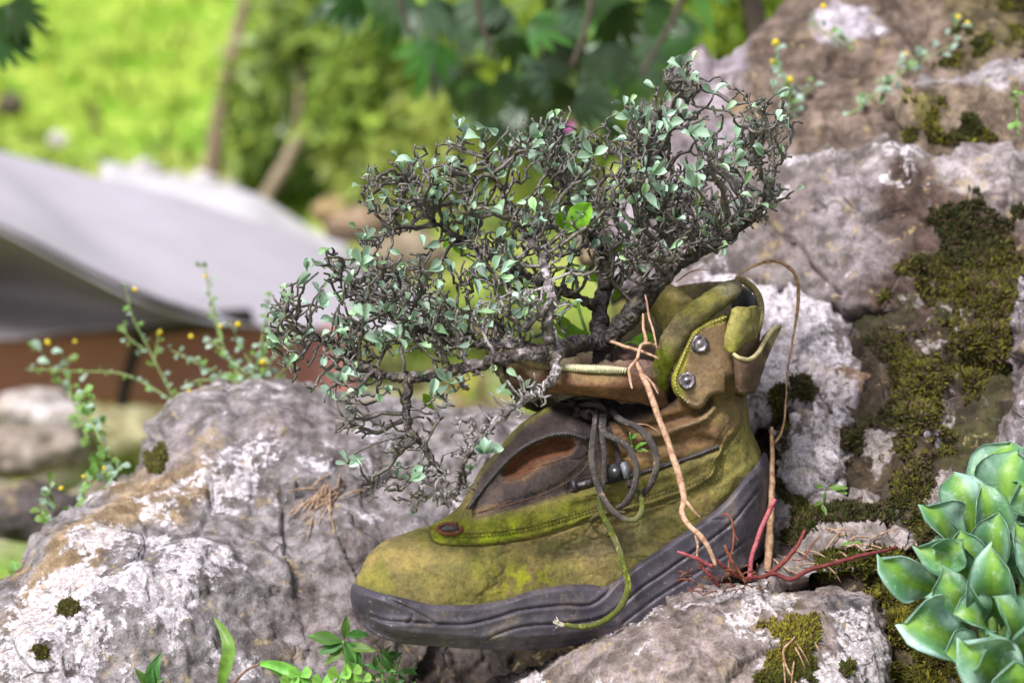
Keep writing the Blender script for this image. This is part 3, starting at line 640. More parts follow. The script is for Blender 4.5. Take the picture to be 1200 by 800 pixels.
def up_extra(u, v, prof):
    s = np.zeros(len(u))
    sm = crom(SEAM, 4); dd = dpoly(u, v, sm)
    pan = inpoly(u, v, list(SEAM) + [(874, 380), (600, 380), (480, 560), (498, 600)])
    s -= 0.0022 * sstep(-1.6, 1.6, np.where(pan, dd, -dd))
    s += 0.0022 * np.exp(-((np.where(pan, dd + 1.2, dd - 1.4)) / 1.6) ** 2)
    g = sd(u, v, GUS); s += 0.006 * sstep(-4, 5, g)
    q = sd(u, v, POUCH); s += 0.011 * sstep(-3, 9, q)
    dz = dpoly(u, v, crom(ZIPA, 4)); s -= 0.0028 * np.exp(-(dz / 5) ** 2)
    dz = dpoly(u, v, crom([(585, 592), (640, 575), (680, 550), (694, 525)], 4)); s += 0.0012 * np.exp(-(dz / 3) ** 2)
    s += 0.0025 * np.exp(-(dpoly(u, v, [(556, 605), (600, 596), (650, 584), (668, 579)]) / 3) ** 2)
    dz = dpoly(u, v, crom(ZIPB, 4)); s += 0.0022 * np.exp(-(dz / 5) ** 2) - 0.0022 * np.exp(-((dpoly(u, v, crom(np.array(ZIPB) + (2, 11), 4))) / 6) ** 2)
    s += 0.035 * sstep(0, 22, sd(u, v, [(640, 430), (800, 430), (798, 470), (775, 482), (740, 492), (700, 502), (672, 496), (645, 480)]))
    dz = dpoly(u, v, crom(CREASE, 4)); s -= 0.004 * np.exp(-(dz / 5) ** 2) ; s += 0.005 * np.exp(-(dpoly(u, v, crom(np.array(CREASE) + (-6, -10), 4)) / 6) ** 2)
    s -= 0.007 * np.exp(-(((u - 852) / 28) ** 2 + ((v - 497) / 30) ** 2))                 # ankle bulge
    s += 0.004 * np.exp(-(dpoly(u, v, [(720, 540), (770, 520), (830, 518)]) / 9) ** 2)
    s += 0.0012 * np.exp(-(dpoly(u, v, [(700, 620), (760, 605), (830, 575), (880, 535)]) / 5) ** 2)
    s += 0.003 * np.exp(-(dpoly(u, v, [(640, 655), (700, 640), (760, 612)]) / 14) ** 2)
    s -= 0.004 * np.exp(-(((u - 560) / 70) ** 2 + ((v - 668) / 26) ** 2))
    s += 0.002 * np.exp(-(dpoly(u, v, [(560, 640), (600, 660), (640, 690)]) / 16) ** 2)
    # stitched double row above the seam
    for off in (7, 11):
        s += 0.0007 * np.exp(-(np.where(pan, np.abs(dd - off), 99) / 1.2) ** 2)
    return s
def up_col(u, v, p, n):
    g = fbm(p, 45, 4); g2 = fbm(p, 140, 4, off=9); g3 = fbm(p, 20, 3, off=3)
    c = np.tile(np.array([0.172, 0.148, 0.048]), (len(u), 1))
    c = blend(c, sstep(-0.1, 0.35, g3) * 0.40, (0.24, 0.165, 0.075))
    c = blend(c, sstep(0.05, 0.4, g) * 0.5, (0.17, 0.175, 0.02))
    c = blend(c, np.exp(-(((u - 615) / 34) ** 2 + ((v - 682) / 22) ** 2)) * sstep(-0.25, 0.2, g2) * 0.9, (0.34, 0.36, 0.015))
    c = blend(c, soft(u, v, [(620, 640), (700, 622), (770, 610), (760, 640), (700, 668), (640, 672)], 16, g, 40) * 0.6, (0.085, 0.07, 0.045))
    c = blend(c, soft(u, v, [(560, 640), (600, 636), (640, 640), (600, 660)], 12, g, 40) * 0.4, (0.10, 0.10, 0.03))
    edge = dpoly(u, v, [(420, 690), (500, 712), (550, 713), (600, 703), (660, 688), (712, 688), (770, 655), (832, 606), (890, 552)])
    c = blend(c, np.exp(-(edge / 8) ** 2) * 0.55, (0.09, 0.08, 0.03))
    sm = dpoly(u, v, crom(SEAM, 6)); pan = inpoly(u, v, list(SEAM) + [(874, 380), (600, 380), (480, 560), (498, 600)])
    k = np.where(pan, np.exp(-(sm / 22) ** 2), np.exp(-(sm / 6) ** 2)) * sstep(640, 560, u * 0 + v) * 1.0
    c = blend(c, np.where(pan, 1.0, 0) * sstep(760, 640, u) * sstep(40, 20, sm) * 0.75, (0.15, 0.165, 0.012))
    c = blend(c, np.where(pan, 1.0, 0) * sstep(-0.05, 0.25, g2) * sstep(720, 620, u) * np.exp(-((sm - 12) / 12) ** 2) * 0.85, (0.24, 0.30, 0.008))
    c = blend(c, soft(u, v, [(690, 470), (760, 470), (800, 455), (878, 455), (872, 500), (850, 520), (800, 538), (740, 552), (700, 560)], 8, g, 20) * 0.92, (0.150, 0.080, 0.045))
    c = blend(c, soft(u, v, [(690, 560), (700, 520), (730, 520), (790, 525), (770, 545)], 10, g, 20) * 0.5, (0.20, 0.13, 0.05))
    c = blend(c, np.exp(-(((u - 852) / 26) ** 2 + ((v - 480) / 24) ** 2)) * 0.65, (0.22, 0.175, 0.075))
    c = blend(c, soft(u, v, [(850, 520), (876, 480), (900, 540), (880, 580), (840, 600), (838, 560)], 8, g, 20) * 0.5, (0.27, 0.24, 0.07))
    c = blend(c, soft(u, v, GUS, 4) * 0.95, (0.062, 0.046, 0.050))
    c = blend(c, soft(u, v, [(556, 596), (600, 588), (660, 574), (668, 578), (600, 598), (556, 606)], 4, g, 15) * 0.7, (0.17, 0.12, 0.07))
    c = blend(c, soft(u, v, POUCH, 3) * 0.95, (0.12, 0.048, 0.024))
    c = blend(c, np.exp(-(dpoly(u, v, crom(np.array(POUCH[7:12]) + (0, 3), 4)) / 4) ** 2) * 0.5, (0.17, 0.10, 0.05))
    c = blend(c, soft(u, v, [(640, 440), (800, 440), (792, 476), (740, 494), (700, 503), (672, 498), (645, 480)], 5) * 0.9, (0.035, 0.026, 0.022))  # shade in the recess under the tongue, painted near black
    c = blend(c, np.exp(-(dpoly(u, v, crom(CREASE, 4)) / 2.5) ** 2) * 0.6, (0.26, 0.19, 0.12))
    return c
def up_R(u, v): return np.interp(u, [412, 470, 560, 640, 760, 830, 900], [95, 100, 85, 75, 50, 45, 45])
upper = relief('upper', UP_OUT, [(412, 700, float(D0(412)) - .046), (900, 600, float(D0(900)) - .046), (650, 500, float(D0(650)) - .046), (650, 700, float(D0(650)) - .048)],
               E=0.046, B=0.046, h=1.35, R=up_R, roundline=UP_OUT[:28], extra=up_extra, step=4.0, colf=up_col, mat=LEA, parent=boot,
               disp=lambda u, v, p, n: 0.0014 * fbm(p, 26, 3) * 2 + 0.0006 * fbm(p, 110, 4) * 2 - 0.0009 * np.clip(1 - np.abs(fbm(p * np.array([1, 1, 2.2]), 38, 3, off=5)) * 12, 0, 1) * sstep(-.05, .2, fbm(p, 20, 2, off=7)))
upper['label'] = 'mossy olive suede vamp and brown worn ankle leather'
TU = [bvh_of(upper)]

# sole
STOP = [(413, 683), (422, 686), (445, 694), (467, 699), (501, 707), (528, 709), (557, 708), (591, 702), (625, 691), (660, 685), (690, 684), (712, 686), (737, 667), (765, 648), (798, 626), (820, 612), (847, 590), (872, 560), (886, 545), (896, 530)]
SOUT = STOP + [(901, 545), (904, 575), (904, 610), (900, 635), (893, 650), (860, 672), (820, 694), (780, 712), (740, 734), (700, 750), (655, 758), (614, 761), (591, 761), (557, 760), (512, 757), (485, 755), (456, 750), (434, 740), (420, 727), (413, 711), (411, 696)]
GRV = [([(434, 722), (456, 728), (490, 729), (517, 731), (546, 731), (575, 725), (614, 714), (660, 709), (688, 709), (704, 701), (714, 691), (722, 680)], 1.0, 1.5),
       ([(416, 690), (445, 699), (467, 708), (480, 717), (484, 724), (478, 728)], 0.8, 1.5), ([(454, 700), (479, 712), (508, 728)], 0.8, 1.4),
       ([(462, 746), (501, 749), (557, 751)], 0.7, 1.5), ([(557, 754), (580, 744), (602, 736), (625, 732), (669, 730), (704, 724), (729, 708), (751, 689), (779, 670), (800, 655), (830, 634), (858, 612), (876, 590), (891, 570), (899, 552)], 1.0, 1.5),
       ([(730, 730), (770, 700), (810, 675), (858, 645), (886, 624), (902, 608)], 0.7, 1.6), ([(820, 612), (834, 609), (850, 608)], 0.5, 1.3)]
def sole_extra(u, v, prof):
    s = np.zeros(len(u))
    for pl, k, w_ in GRV:
        q = dpoly(u, v, crom(pl, 5)); s += 0.0018 * k * np.exp(-(q / (w_ * .8)) ** 2) - 0.0006 * k * np.exp(-((q - 4) / 2.6) ** 2)
    t = dpoly(u, v, crom(STOP, 5)); s += 0.0050 * np.exp(-(t / 3.2) ** 2)
    below = inpoly(u, v, list(map(tuple, crom(GRV[0][0], 8))) + [(760, 650), (905, 540), (905, 800), (405, 800), (405, 722)])
    s -= 0.0016 * np.where(below, 1, 0) * sstep(0, 3, dpoly(u, v, crom(GRV[0][0], 5)))
    b = dpoly(u, v, SOUT[20:]); s += 0.012 * (1 - sstep(0, 16, b)) * sstep(700, 730, v) * sstep(760, 640, u)
    return s
sole = relief('sole', SOUT, [(412, 700, float(D0(412)) - .053), (900, 600, float(D0(900)) - .051), (650, 500, float(D0(650)) - .053), (650, 700, float(D0(650)) - .055)], E=0.053, B=0.053, h=1.5,
              R=lambda u, v: np.where(u < 600, 60., 42.), roundline=[[(418, 679), (413, 684), (411, 696), (413, 711), (420, 727)], [(893, 522), (901, 545), (904, 575), (904, 610), (900, 635), (893, 650)]],
              extra=sole_extra, step=4.0, mat=RUB, parent=boot, disp=lambda u, v, p, n: 0.0004 * fbm(p, 60, 4) * 2)
TB = TU + [bvh_of(sole)]

# shaft around the ankle
def pcol(base, *zones, na=30, sc=60):
    def f(u, v, p, n):
        g = fbm(p, sc, 4); c = np.tile(np.array(base), (len(u), 1)) * (1 + 0.5 * g[:, None])
        for poly, col, k, wd in zones: c = blend(c, soft(u, v, poly, wd, g, na) * k, col)
        return np.clip(c, 0, 1)
    return f
wr = lambda a=0.0008, s=60: (lambda u, v, p, n: a * fbm(p, s, 4) * 2)
patch('far_collar', [[(572, 404, .02), (600, 412, .06), (650, 412, .10), (700, 388, .112), (738, 360, .112), (765, 346, .108), (800, 334, .10), (850, 330, .085), (878, 340, .06)],
                     [(590, 440, .02), (620, 450, .06), (660, 450, .10), (705, 430, .11), (740, 410, .11), (770, 400, .106), (805, 390, .098), (850, 390, .085), (880, 400, .06)],
                     [(610, 470, .02), (640, 480, .05), (680, 480, .09), (715, 480, .10), (745, 470, .10), (780, 460, .10), (810, 460, .09), (850, 460, .07), (880, 460, .05)]],
      0.004, 4, FUZ, boot, pcol((0.20, 0.175, 0.11), ([(735, 340), (800, 330), (800, 350), (740, 372)], (0.3, 0.25, 0.10), 0.7, 6)), disp=lambda u, v, p, n: 0.0008 * np.sin(u * 1.1 + 3 * fbm(p, 30, 2)) + 0.001 * fbm(p, 60, 3))
patch('collar_flap', [[(752, 350, .085), (760, 334, .083), (775, 327, .078), (793, 337, .07), (812, 350, .06)],
                      [(754, 356, .08), (768, 350, .07), (782, 348, .062), (796, 354, .056), (808, 366, .052)],
                      [(766, 372, .075), (776, 388, .066), (784, 400, .06), (792, 400, .055), (800, 392, .05)]], 0.006, 3, FUZ, boot,
      pcol((0.24, 0.20, 0.065), ([(750, 325), (812, 345), (812, 356), (750, 345)], (0.33, 0.27, 0.12), 0.8, 5), ([(760, 360), (790, 360), (790, 405), (760, 400)], (0.10, 0.09, 0.03), 0.6, 8)), disp=lambda u, v, p, n: 0.0004 * np.sin(u * 2.0) + 0.0008 * fbm(p, 60, 3))
# near leather panel with the rivets
panel = relief('rivet_panel', [(854, 367), (836, 372), (822, 379), (811, 387), (804, 404), (795, 424), (787, 444), (790, 460), (801, 472), (815, 480), (826, 475), (832, 465), (846, 461), (862, 462), (876, 464), (880, 440), (889, 415), (891, 388), (890, 364), (872, 360)],
               [(800, 430, -.026), (850, 370, -.018), (850, 440, -.027), (885, 380, -.002), (880, 450, -.008), (815, 475, -.022)], E=lambda u, v: np.where(u > 850, 0.03, 0.003), B=0.004, h=1.6, R=lambda u, v: np.where(u > 850, 30., 5.), mat=LEA, parent=boot,
               extra=lambda u, v, pr: 0.0012 * np.exp(-(dpoly(u, v, crom([(852, 374), (824, 385), (811, 405), (796, 440), (799, 460), (816, 472)], 4)) / 1.4) ** 2),
               disp=lambda u, v, p, n: 0.0011 * fbm(p, 30, 3) * 2 + 0.0003 * fbm(p, 150, 3),
               colf=pcol((0.180, 0.120, 0.068), ([(784, 420), (800, 425), (800, 470), (784, 465)], (0.22, 0.26, 0.01), 0.9, 4), ([(854, 362), (805, 384), (780, 450), (790, 465), (798, 450), (812, 400), (826, 386), (856, 374)], (0.27, 0.25, 0.035), 0.85, 3),
                         ([(846, 380), (866, 380), (866, 460), (846, 455)], (0.13, 0.085, 0.045), 0.5, 8), ([(800, 455), (830, 450), (830, 480), (800, 480)], (0.28, 0.20, 0.13), 0.4, 8), na=8))
def roll(name, path, rad, mat, colf, flatn=1.0, step=2.5, sides=18, disp=None):
    V, F = pxtube(path, rad, sides, step); me = mesh(name, V, F)
    if disp is not None:
        no = normals(me); u, v, d_ = proj(V); V = V + no * disp(u, v, V, no)[:, None]
        me.vertices.foreach_set('co', V.astype(np.float32).ravel()); me.update()
    u, v, d_ = proj(V); setcol(me, colf(u, v, V, None)); return link(name, me, mat, boot)
roll('collar_padding', [(776, 462, -.010), (775, 446, -.016), (777, 426, -.020), (786, 403, -.022), (799, 384, -.022), (816, 367, -.021), (838, 352, -.016), (858, 339, -.008), (866, 334, .0)], [4, 10, 12.5, 14, 14.5, 14.5, 14, 13, 5], FUZ,
     pcol((0.20, 0.175, 0.085), ([(764, 410), (786, 400), (790, 465), (764, 465)], (0.13, 0.16, 0.008), 0.85, 8), ([(790, 350), (860, 325), (850, 350), (800, 375)], (0.24, 0.225, 0.05), 0.7, 6), ([(840, 320), (875, 320), (875, 350), (850, 345)], (0.27, 0.25, 0.17), 0.8, 6), ([(775, 385), (800, 370), (810, 385), (790, 410)], (0.16, 0.12, 0.08), 0.6, 6)), disp=lambda u, v, p, n: 0.0009 * fbm(p, 60, 4) * 2 + 0.0005 * fbm(p, 350, 3) * 2)
roll('collar_rim', [(864, 326, .008), (873, 330, .018), (882, 337, .024), (889, 347, .024), (892, 360, .018), (891, 376, .010), (888, 390, .004)], [3, 4.2, 4.2, 4, 4, 4, 3], LEA, pcol((0.26, 0.22, 0.11)))
patch('hollow_dark_sheet', [[(862, 340, .012), (872, 338, .035), (884, 346, .04), (890, 356, .03)], [(862, 372, .012), (872, 372, .035), (884, 376, .04), (889, 380, .03)]], 0.003, 3, DRK, boot, pcol((0.03, 0.03, 0.035)))  # dark sheet that paints the shade inside the collar hollow
patch('pull_tab', [[(857, 362, -.026), (864, 359, -.028), (876, 360, -.024), (886, 358, -.014), (891, 362, .0)], [(853, 378, -.029), (862, 376, -.032), (874, 378, -.028), (886, 378, -.016), (890, 382, -.002)],
                   [(849, 394, -.030), (858, 392, -.034), (870, 394, -.030), (884, 392, -.018), (889, 396, -.004)], [(848, 408, -.029), (856, 413, -.033), (864, 411, -.030), (872, 402, -.022), (882, 398, -.01)]],
      0.0035, 2.2, LEA, boot, pcol((0.27, 0.245, 0.075), ([(846, 400), (866, 395), (866, 416), (846, 416)], (0.22, 0.22, 0.03), 0.6, 5), ([(876, 358), (892, 360), (892, 400), (878, 400)], (0.2, 0.15, 0.08), 0.6, 5)), disp=wr(0.0008, 90))
patch('strap_loop', [[(859, 414, -.030), (866, 419, -.034), (878, 421, -.030), (888, 414, -.016), (896, 400, .0), (905, 387, .01), (914, 382, .016)],
                     [(860, 434, -.029), (867, 440, -.033), (878, 441, -.029), (888, 434, -.016), (897, 414, .0), (905, 396, .01), (915, 385, .016)],
                     [(861, 455, -.027), (868, 460, -.030), (878, 460, -.026), (887, 454, -.014), (897, 428, .0), (905, 406, .01), (914, 389, .016)]],
      0.004, 2.2, DRK, boot, pcol((0.12, 0.070, 0.045), ([(895, 380), (920, 375), (920, 395), (895, 430)], (0.30, 0.26, 0.13), 0.8, 5)), disp=wr(0.0006, 90))
roll('strap_edge', [(859, 414, -.031), (866, 419, -.035), (878, 421, -.031), (888, 414, -.017), (896, 400, -.001), (905, 387, .009), (914, 382, .015)], [2.2, 2.6, 2.6, 2.8, 3, 3.4, 2.6], LEA, pcol((0.33, 0.29, 0.16)))
# folded down tongue
def tg_col(u, v, p, n):
    c = pcol((0.165, 0.082, 0.050), ([(640, 424), (740, 428), (740, 440), (640, 436)], (0.21, 0.15, 0.07), 0.7, 4), ([(560, 380), (600, 400), (640, 425), (640, 440), (590, 430)], (0.29, 0.21, 0.13), 0.7, 6))(u, v, p, n); return c
patch('tongue', [[(566, 388, .035), (580, 398, .012), (600, 412, -.010), (625, 425, -.028), (650, 431, -.040), (690, 434, -.046), (730, 436, -.042), (760, 441, -.028), (780, 450, -.012)],
                 [(572, 404, .03), (586, 416, .006), (605, 430, -.018), (630, 442, -.036), (655, 448, -.048), (690, 451, -.052), (730, 453, -.046), (762, 458, -.030), (782, 465, -.012)],
                 [(585, 425, .03), (598, 436, .008), (615, 448, -.012), (640, 458, -.028), (662, 462, -.036), (695, 465, -.040), (735, 470, -.034), (765, 476, -.020), (786, 480, -.006)]],
      0.005, 3, LEA, boot, tg_col, disp=lambda u, v, p, n: 0.0010 * fbm(p, 45, 4) * 2)
roll('tongue_edge', [(646, 430, -.041), (668, 431, -.045), (690, 432, -.048), (712, 433, -.047), (734, 434, -.044)], [2.5, 4.2, 4.6, 4.6, 3.4], flat('cream_binding', (0.50, 0.47, 0.32), 0.9, .2, 500, 1.0), pcol((0.60, 0.57, 0.40)), step=1.0,
     disp=lambda u, v, p, n: 0.0007 * np.sin(u * 2.1 + v * 0.8))
roll('tongue_padding', [(560, 384, .04), (575, 392, .018), (598, 408, -.008), (622, 423, -.028), (648, 431, -.040)], [5, 7, 7.5, 6.5, 4], FUZ, pcol((0.36, 0.28, 0.17)))
tp = patch('inner_tongue', [[(580, 395, .05), (640, 405, .04), (690, 402, .04), (750, 404, .04), (790, 410, .03)], [(600, 440, -.0), (650, 446, -.028), (690, 448, -.034), (750, 452, -.025), (785, 456, -.004)]], 0.01, 5, FUZ, None,
           pcol((0.20, 0.13, 0.11), ([(650, 395), (700, 395), (700, 425), (650, 425)], (0.42, 0.34, 0.22), 0.8, 8), na=60), disp=lambda u, v, p, n: 0.004 * fbm(p, 60, 4) * 2 + 0.0015 * fbm(p, 300, 3) * 2)
tp.name = 'soil'; tag(tp, 'pinkish brown soil and litter filling the boot opening under the shrub', 'soil', kind='stuff')

# zippers, stitches
def stitches(name, paths, mat, trees, gap=4.2, ln=2.7, rp=0.75, lift=0.0006, zig=0.0, w=None, sides=5):
    mb = MB()
    for pth in paths:
        c = crom(pth, 0.5); L = np.concatenate([[0], np.cumsum(np.linalg.norm(np.diff(c, axis=0), axis=1))]); t = 0.0; k = 0
        while t + ln < L[-1]:
            a = np.array([np.interp(t, L, c[:, 0]), np.interp(t, L, c[:, 1])]); b = np.array([np.interp(t + ln, L, c[:, 0]), np.interp(t + ln, L, c[:, 1])])
            if zig or w:
                dr = (b - a) / (np.linalg.norm(b - a) + 1e-9); nn = np.array([-dr[1], dr[0]])
                if w: m_ = (a + b) / 2; a = m_ - nn * w; b = m_ + nn * w
                else: a = a + nn * zig * (1 if k % 2 else -1); b = b - nn * zig * (1 if k % 2 else -1)
            A = on(a[0], a[1], trees, lift, -.03); B_ = on(b[0], b[1], trees, lift, -.03); M = ((A[0] + B_[0]) / 2, (A[1] + B_[1]) / 2, min(A[2], B_[2]) - 0.0003)
            V, F = tube([P(*A), P(*M), P(*B_)], np.array([0.5, 1, 0.5]) * rp * S, sides); mb.add(V, F); t += gap; k += 1
    return mb.build(name, mat, boot)
TP = TU + [bvh_of(panel)]
M_ST = flat('stitch_thread', (0.42, 0.36, 0.17)); M_ST2 = flat('rust_brown_thread', (0.20, 0.09, 0.045)); M_ST3 = flat('dark_thread', (0.12, 0.11, 0.03))
stitches('stitching', [[(852, 371), (824, 383), (810, 398), (800, 420), (792, 442), (795, 460), (808, 473)]], M_ST, TP, 4.0, 2.6, 0.9)
stitches('stitching', [[(585, 594), (640, 577), (682, 552), (697, 525)], [(560, 600), (600, 586)], [(594, 562), (612, 558), (630, 546), (650, 540), (672, 532)]], M_ST2, TP, 3.6, 2.4, 0.7)
stitches('stitching', [[(520, 628), (560, 628), (610, 622), (660, 609), (700, 597), (760, 583), (800, 570), (828, 556), (838, 535)], [(523, 624), (560, 624), (610, 618), (660, 605), (700, 593), (760, 579), (798, 566)]], M_ST3, TP, 4.2, 3.0, 0.85, zig=0.8)
stitches('stitching', [[(868, 500), (858, 515), (848, 535), (845, 556), (835, 566)]], M_ST3, TP, 4.0, 2.8, 0.8)
M_ZT = flat('zip_teeth', (0.085, 0.07, 0.075), 0.35, spec=0.5); M_ZB = flat('zip_tape', (0.035, 0.03, 0.035), 0.8)
def zipper(path, w, gap):
    c = crom(path, 4); pts = [on(a[0], a[1], TU, 0.0012, -.03) for a in c]; pts = np.array(pts)
    pts[:, 2] = np.convolve(np.pad(pts[:, 2], 2, 'edge'), np.ones(5) / 5, 'valid')
    V, F = pxtube(pts, w * 0.8, 8, 3.0); mb = MB().add(V, F); z = mb.build('zipper', M_ZB, boot)
    mb = MB(); cc = crom(pts * [1, 1, 1 / S], gap); cc[:, 2] *= S
    for i in range(1, len(cc) - 1):
        a, b = cc[i - 1], cc[i + 1]; dr = np.array([b[0] - a[0], b[1] - a[1]]); dr /= np.linalg.norm(dr); nn = np.array([-dr[1], dr[0]])
        q = cc[i]; s = 1 if i % 2 else -1
        A = P(q[0] + nn[0] * w * (0.15 * s - 0.45), q[1] + nn[1] * w * (0.15 * s - 0.45), q[2] - w * S * 0.8); B_ = P(q[0] + nn[0] * w * (0.15 * s + 0.45), q[1] + nn[1] * w * (0.15 * s + 0.45), q[2] - w * S * 0.8)
        V, F = tube([A, B_], gap * 0.32 * S, 6); mb.add(V, F)
    t = mb.build('teeth', M_ZT, z); return z
zipper(ZIPA, 3.2, 2.3); zipper(ZIPB, 3.2, 2.1)
# small hardware
def boxpx(cen, du, dv, dd, ang, name, mat, parent, bev=1.0, taper=1.0):
    """bevelled block centred at (u,v,d), half sizes in px"""
    c = Pv(*cen); bm = bmesh.new(); bmesh.ops.create_cube(bm, size=2)
    for v_ in bm.verts:
        k = taper if v_.co.x > 0 else 1; v_.co.x *= du * S; v_.co.y *= dv * S * k; v_.co.z *= dd * S
    bmesh.ops.bevel(bm, geom=bm.edges[:], offset=bev * S, segments=2, affect='EDGES')
    X = Vector((1, 0, 0)); U_ = Vector(UP); Z = -Vector(FW); ca, sa = math.cos(ang), math.sin(ang)
    for v_ in bm.verts:
        x = v_.co.x * ca - v_.co.y * sa; y = v_.co.x * sa + v_.co.y * ca; v_.co = c + X * x + U_ * y + Z * v_.co.z
    me = bpy.data.meshes.new(name); bm.to_mesh(me); bm.free(); return link(name, me, mat, parent)
M_MET = flat('tarnished_metal', (0.17, 0.145, 0.17), 0.48, 0.6, 260, 0.5, 0.8, 0.5); M_BLK = flat('black_plastic', (0.02, 0.02, 0.024), 0.3, 0.2, 200, 0.2, 0, 0.5)
q = on(684, 567, TU, 0.004); zp = boxpx(q, 11, 3.5, 2.5, 0.25, 'zip_pull', M_MET, boot, 1.2); boxpx((q[0] - 11, q[1] + 2, q[2] - .002), 3, 7, 3, 0.25, 'clasp', flat('dark_clasp', (0.09, 0.08, 0.1), 0.4, metal=0.5), zp, 1.0)
q = on(722, 553, TU, 0.008); lk = boxpx(q, 12, 12, 8, 0.3, 'lace_lock', M_BLK, boot, 4.0, 0.75); boxpx((q[0] + 11, q[1] - 2, q[2] - .006), 4, 10, 3, 0.25, 'lock_face', flat('grey_plastic_face', (0.13, 0.14, 0.17), 0.3), lk, 1.4)
for (ru, rv, a) in ((820, 403, 0.3), (805, 446, 0.6)):
    q = on(ru, rv, TP, 0.0); bm = bmesh.new(); c = Pv(*q)
    bmesh.ops.create_uvsphere(bm, u_segments=24, v_segments=14, radius=1.0)
    for v_ in bm.verts:
        x, y, z = v_.co; ang = math.atan2(y, x); rr = 1 + 0.10 * math.cos(4 * ang + 0.6) ** 2 + 0.05 * math.sin(3 * ang + a * 9)
        zz = z * 0.35 + (0.16 * math.cos(min(1.0, math.hypot(x, y)) * 7.5) if z > 0 else 0)
        v_.co = c + (Vector((1, 0, 0)) * x * rr * 9.8 + Vector(UP) * y * rr * 9.8 * 1.05 - Vector(FW) * zz * 9) * S
    me = bpy.data.meshes.new('rivet'); bm.to_mesh(me); bm.free(); link('rivet', me, M_MET, boot)
M_RUST = flat('rusty_metal', (0.16, 0.055, 0.03), 0.7, 0.4, 400, 0.8, 0.2)
q = on(527, 619, TU, 0.0015); ang = np.linspace(-0.3, 2 * math.pi - 0.9, 26)
V, F = pxtube([(q[0] + 14 * math.cos(a), q[1] + 6.0 * math.sin(a), q[2] + .004 * math.sin(-a) - .002) for a in ang], 2.3, 8, 2); MB().add(V, F).build('lace_ring', M_RUST, boot)
boxpx((q[0], q[1] + 1, q[2] + 0.001), 13, 5, 3, 0, 'ring_plate', flat('dark_plate', (0.07, 0.06, 0.06)), boot, 2.5)
# laces
_n = N('shoelace_cord', 0.9, 0.15); _c = _n.attr(); _f = _n.noise(300, 4, 0.6); _w = _n.nd('ShaderNodeTexWave'); _w.inputs['Scale'].default_value = 420; _w.inputs['Distortion'].default_value = 3; _n.t.links.new(_n.co, _w.inputs[0])
M_LACE = _n.out(_n.mix(_n.ramp(_f, 0.55, 0.68), _c, _n.mix(1.0, _c, (3.2, 2.6, 2.4), 'MULTIPLY')), _n.bump(_n.math('ADD', _w.outputs['Fac'], _f), 0.9, 0.0008))
def lace(path, r, green):
    V, F = pxtube(path, np.array(r) * .84, 10, 1.6, twist=0.12); u, v, d_ = proj(V); g = fbm(V, 90, 3)
    t = np.repeat(np.linspace(0, 1, len(V) // 10), 10)[:len(V)]; t = np.pad(t, (0, len(V) - len(t)), 'edge')
    V = V + 0.0004 * np.stack([fbm(V, 300, 2), fbm(V, 300, 2, off=3), fbm(V, 300, 2, off=6)], 1)
    c = np.tile(np.array([0.085, 0.075, 0.075]), (len(V), 1)); k = green(t, u, v); c = blend(c, np.clip(k + g * 0.6 * (k > .05), 0, 1), (0.13, 0.16, 0.02))
    c = blend(c, sstep(0.1, 0.4, g) * 0.4, (0.25, 0.21, 0.17))
    return MB().add(V, F, np.clip(c, 0, 1)).build('shoelace', M_LACE, boot)
Z = -.046
lace([(698, 478, -.02), (697, 496, Z + .01), (694, 520, Z), (694, 544, Z - .002), (702, 573, Z - .005), (714, 594, Z - .007), (728, 606, Z - .008), (742, 609, Z - .008), (751, 601, Z - .006), (752, 588, Z - .002), (748, 574, Z + .002)], [4, 4, 4.4, 4.4, 4.4, 4.6, 4.6, 4.4, 4.2, 3.6, 3], lambda t, u, v: sstep(0.74, 0.82, t))
lace([(708, 480, -.02), (708, 506, Z + .008), (722, 514, Z + .002), (736, 524, Z - .002), (744, 540, Z - .005), (746, 556, Z - .006), (743, 572, Z - .004), (734, 588, Z), (724, 595, Z + .005)], [4, 4.4, 4.6, 4.6, 4.6, 4.6, 4.8, 4.8, 4], lambda t, u, v: t * 0)
lace([(715, 480, -.015), (729, 493, Z + .01), (746, 500, Z + .005), (760, 514, Z), (769, 534, Z - .002), (768, 554, Z - .001), (759, 572, Z + .004), (748, 582, Z + .008)], [4, 5, 5, 5.2, 5.2, 5, 4.8, 4.4], lambda t, u, v: t * 0)
lace([(704, 480, -.02), (705, 504, Z + .008), (708, 530, Z + .004), (707, 560, Z + .003), (703, 582, Z + .001), (705, 600, Z), (711, 612, -.047), (724, 640, -.050), (732, 665, -.053), (736, 688, -.056), (726, 712, -.062), (704, 729, -.066), (682, 734, -.062), (662, 732, -.058)], [3.6, 4, 4, 4, 4.2, 4.2, 4.2, 4.4, 4.6, 4.8, 4.8, 4.6, 4, 3.4], lambda t, u, v: sstep(560, 600, v) * 0.85)
mb = MB(); r_ = np.random.default_rng(4)
for i in range(14):
    V, F = pxtube([(664, 732, -.058), (657, 731 + r_.normal(0, 1), -.058), (651 + r_.normal(0, 1.5), 729 + r_.normal(0, 4.5), -.058 + r_.normal(0, .002))], [1.3, 1.2, 0.6], 5, 3); mb.add(V, F)
mb.build('frayed_end', flat('frayed_fibre', (0.35, 0.31, 0.27)), boot)
V, F = pxtube([(712, 500, Z + .014), (722, 525, Z + .012), (727, 545, Z + .010), (736, 562, Z + .004), (738, 570, Z)], 3, 8, 3); MB().add(V, F, np.array([0.05, 0.04, 0.05])).build('shoelace', M_LACE, boot)
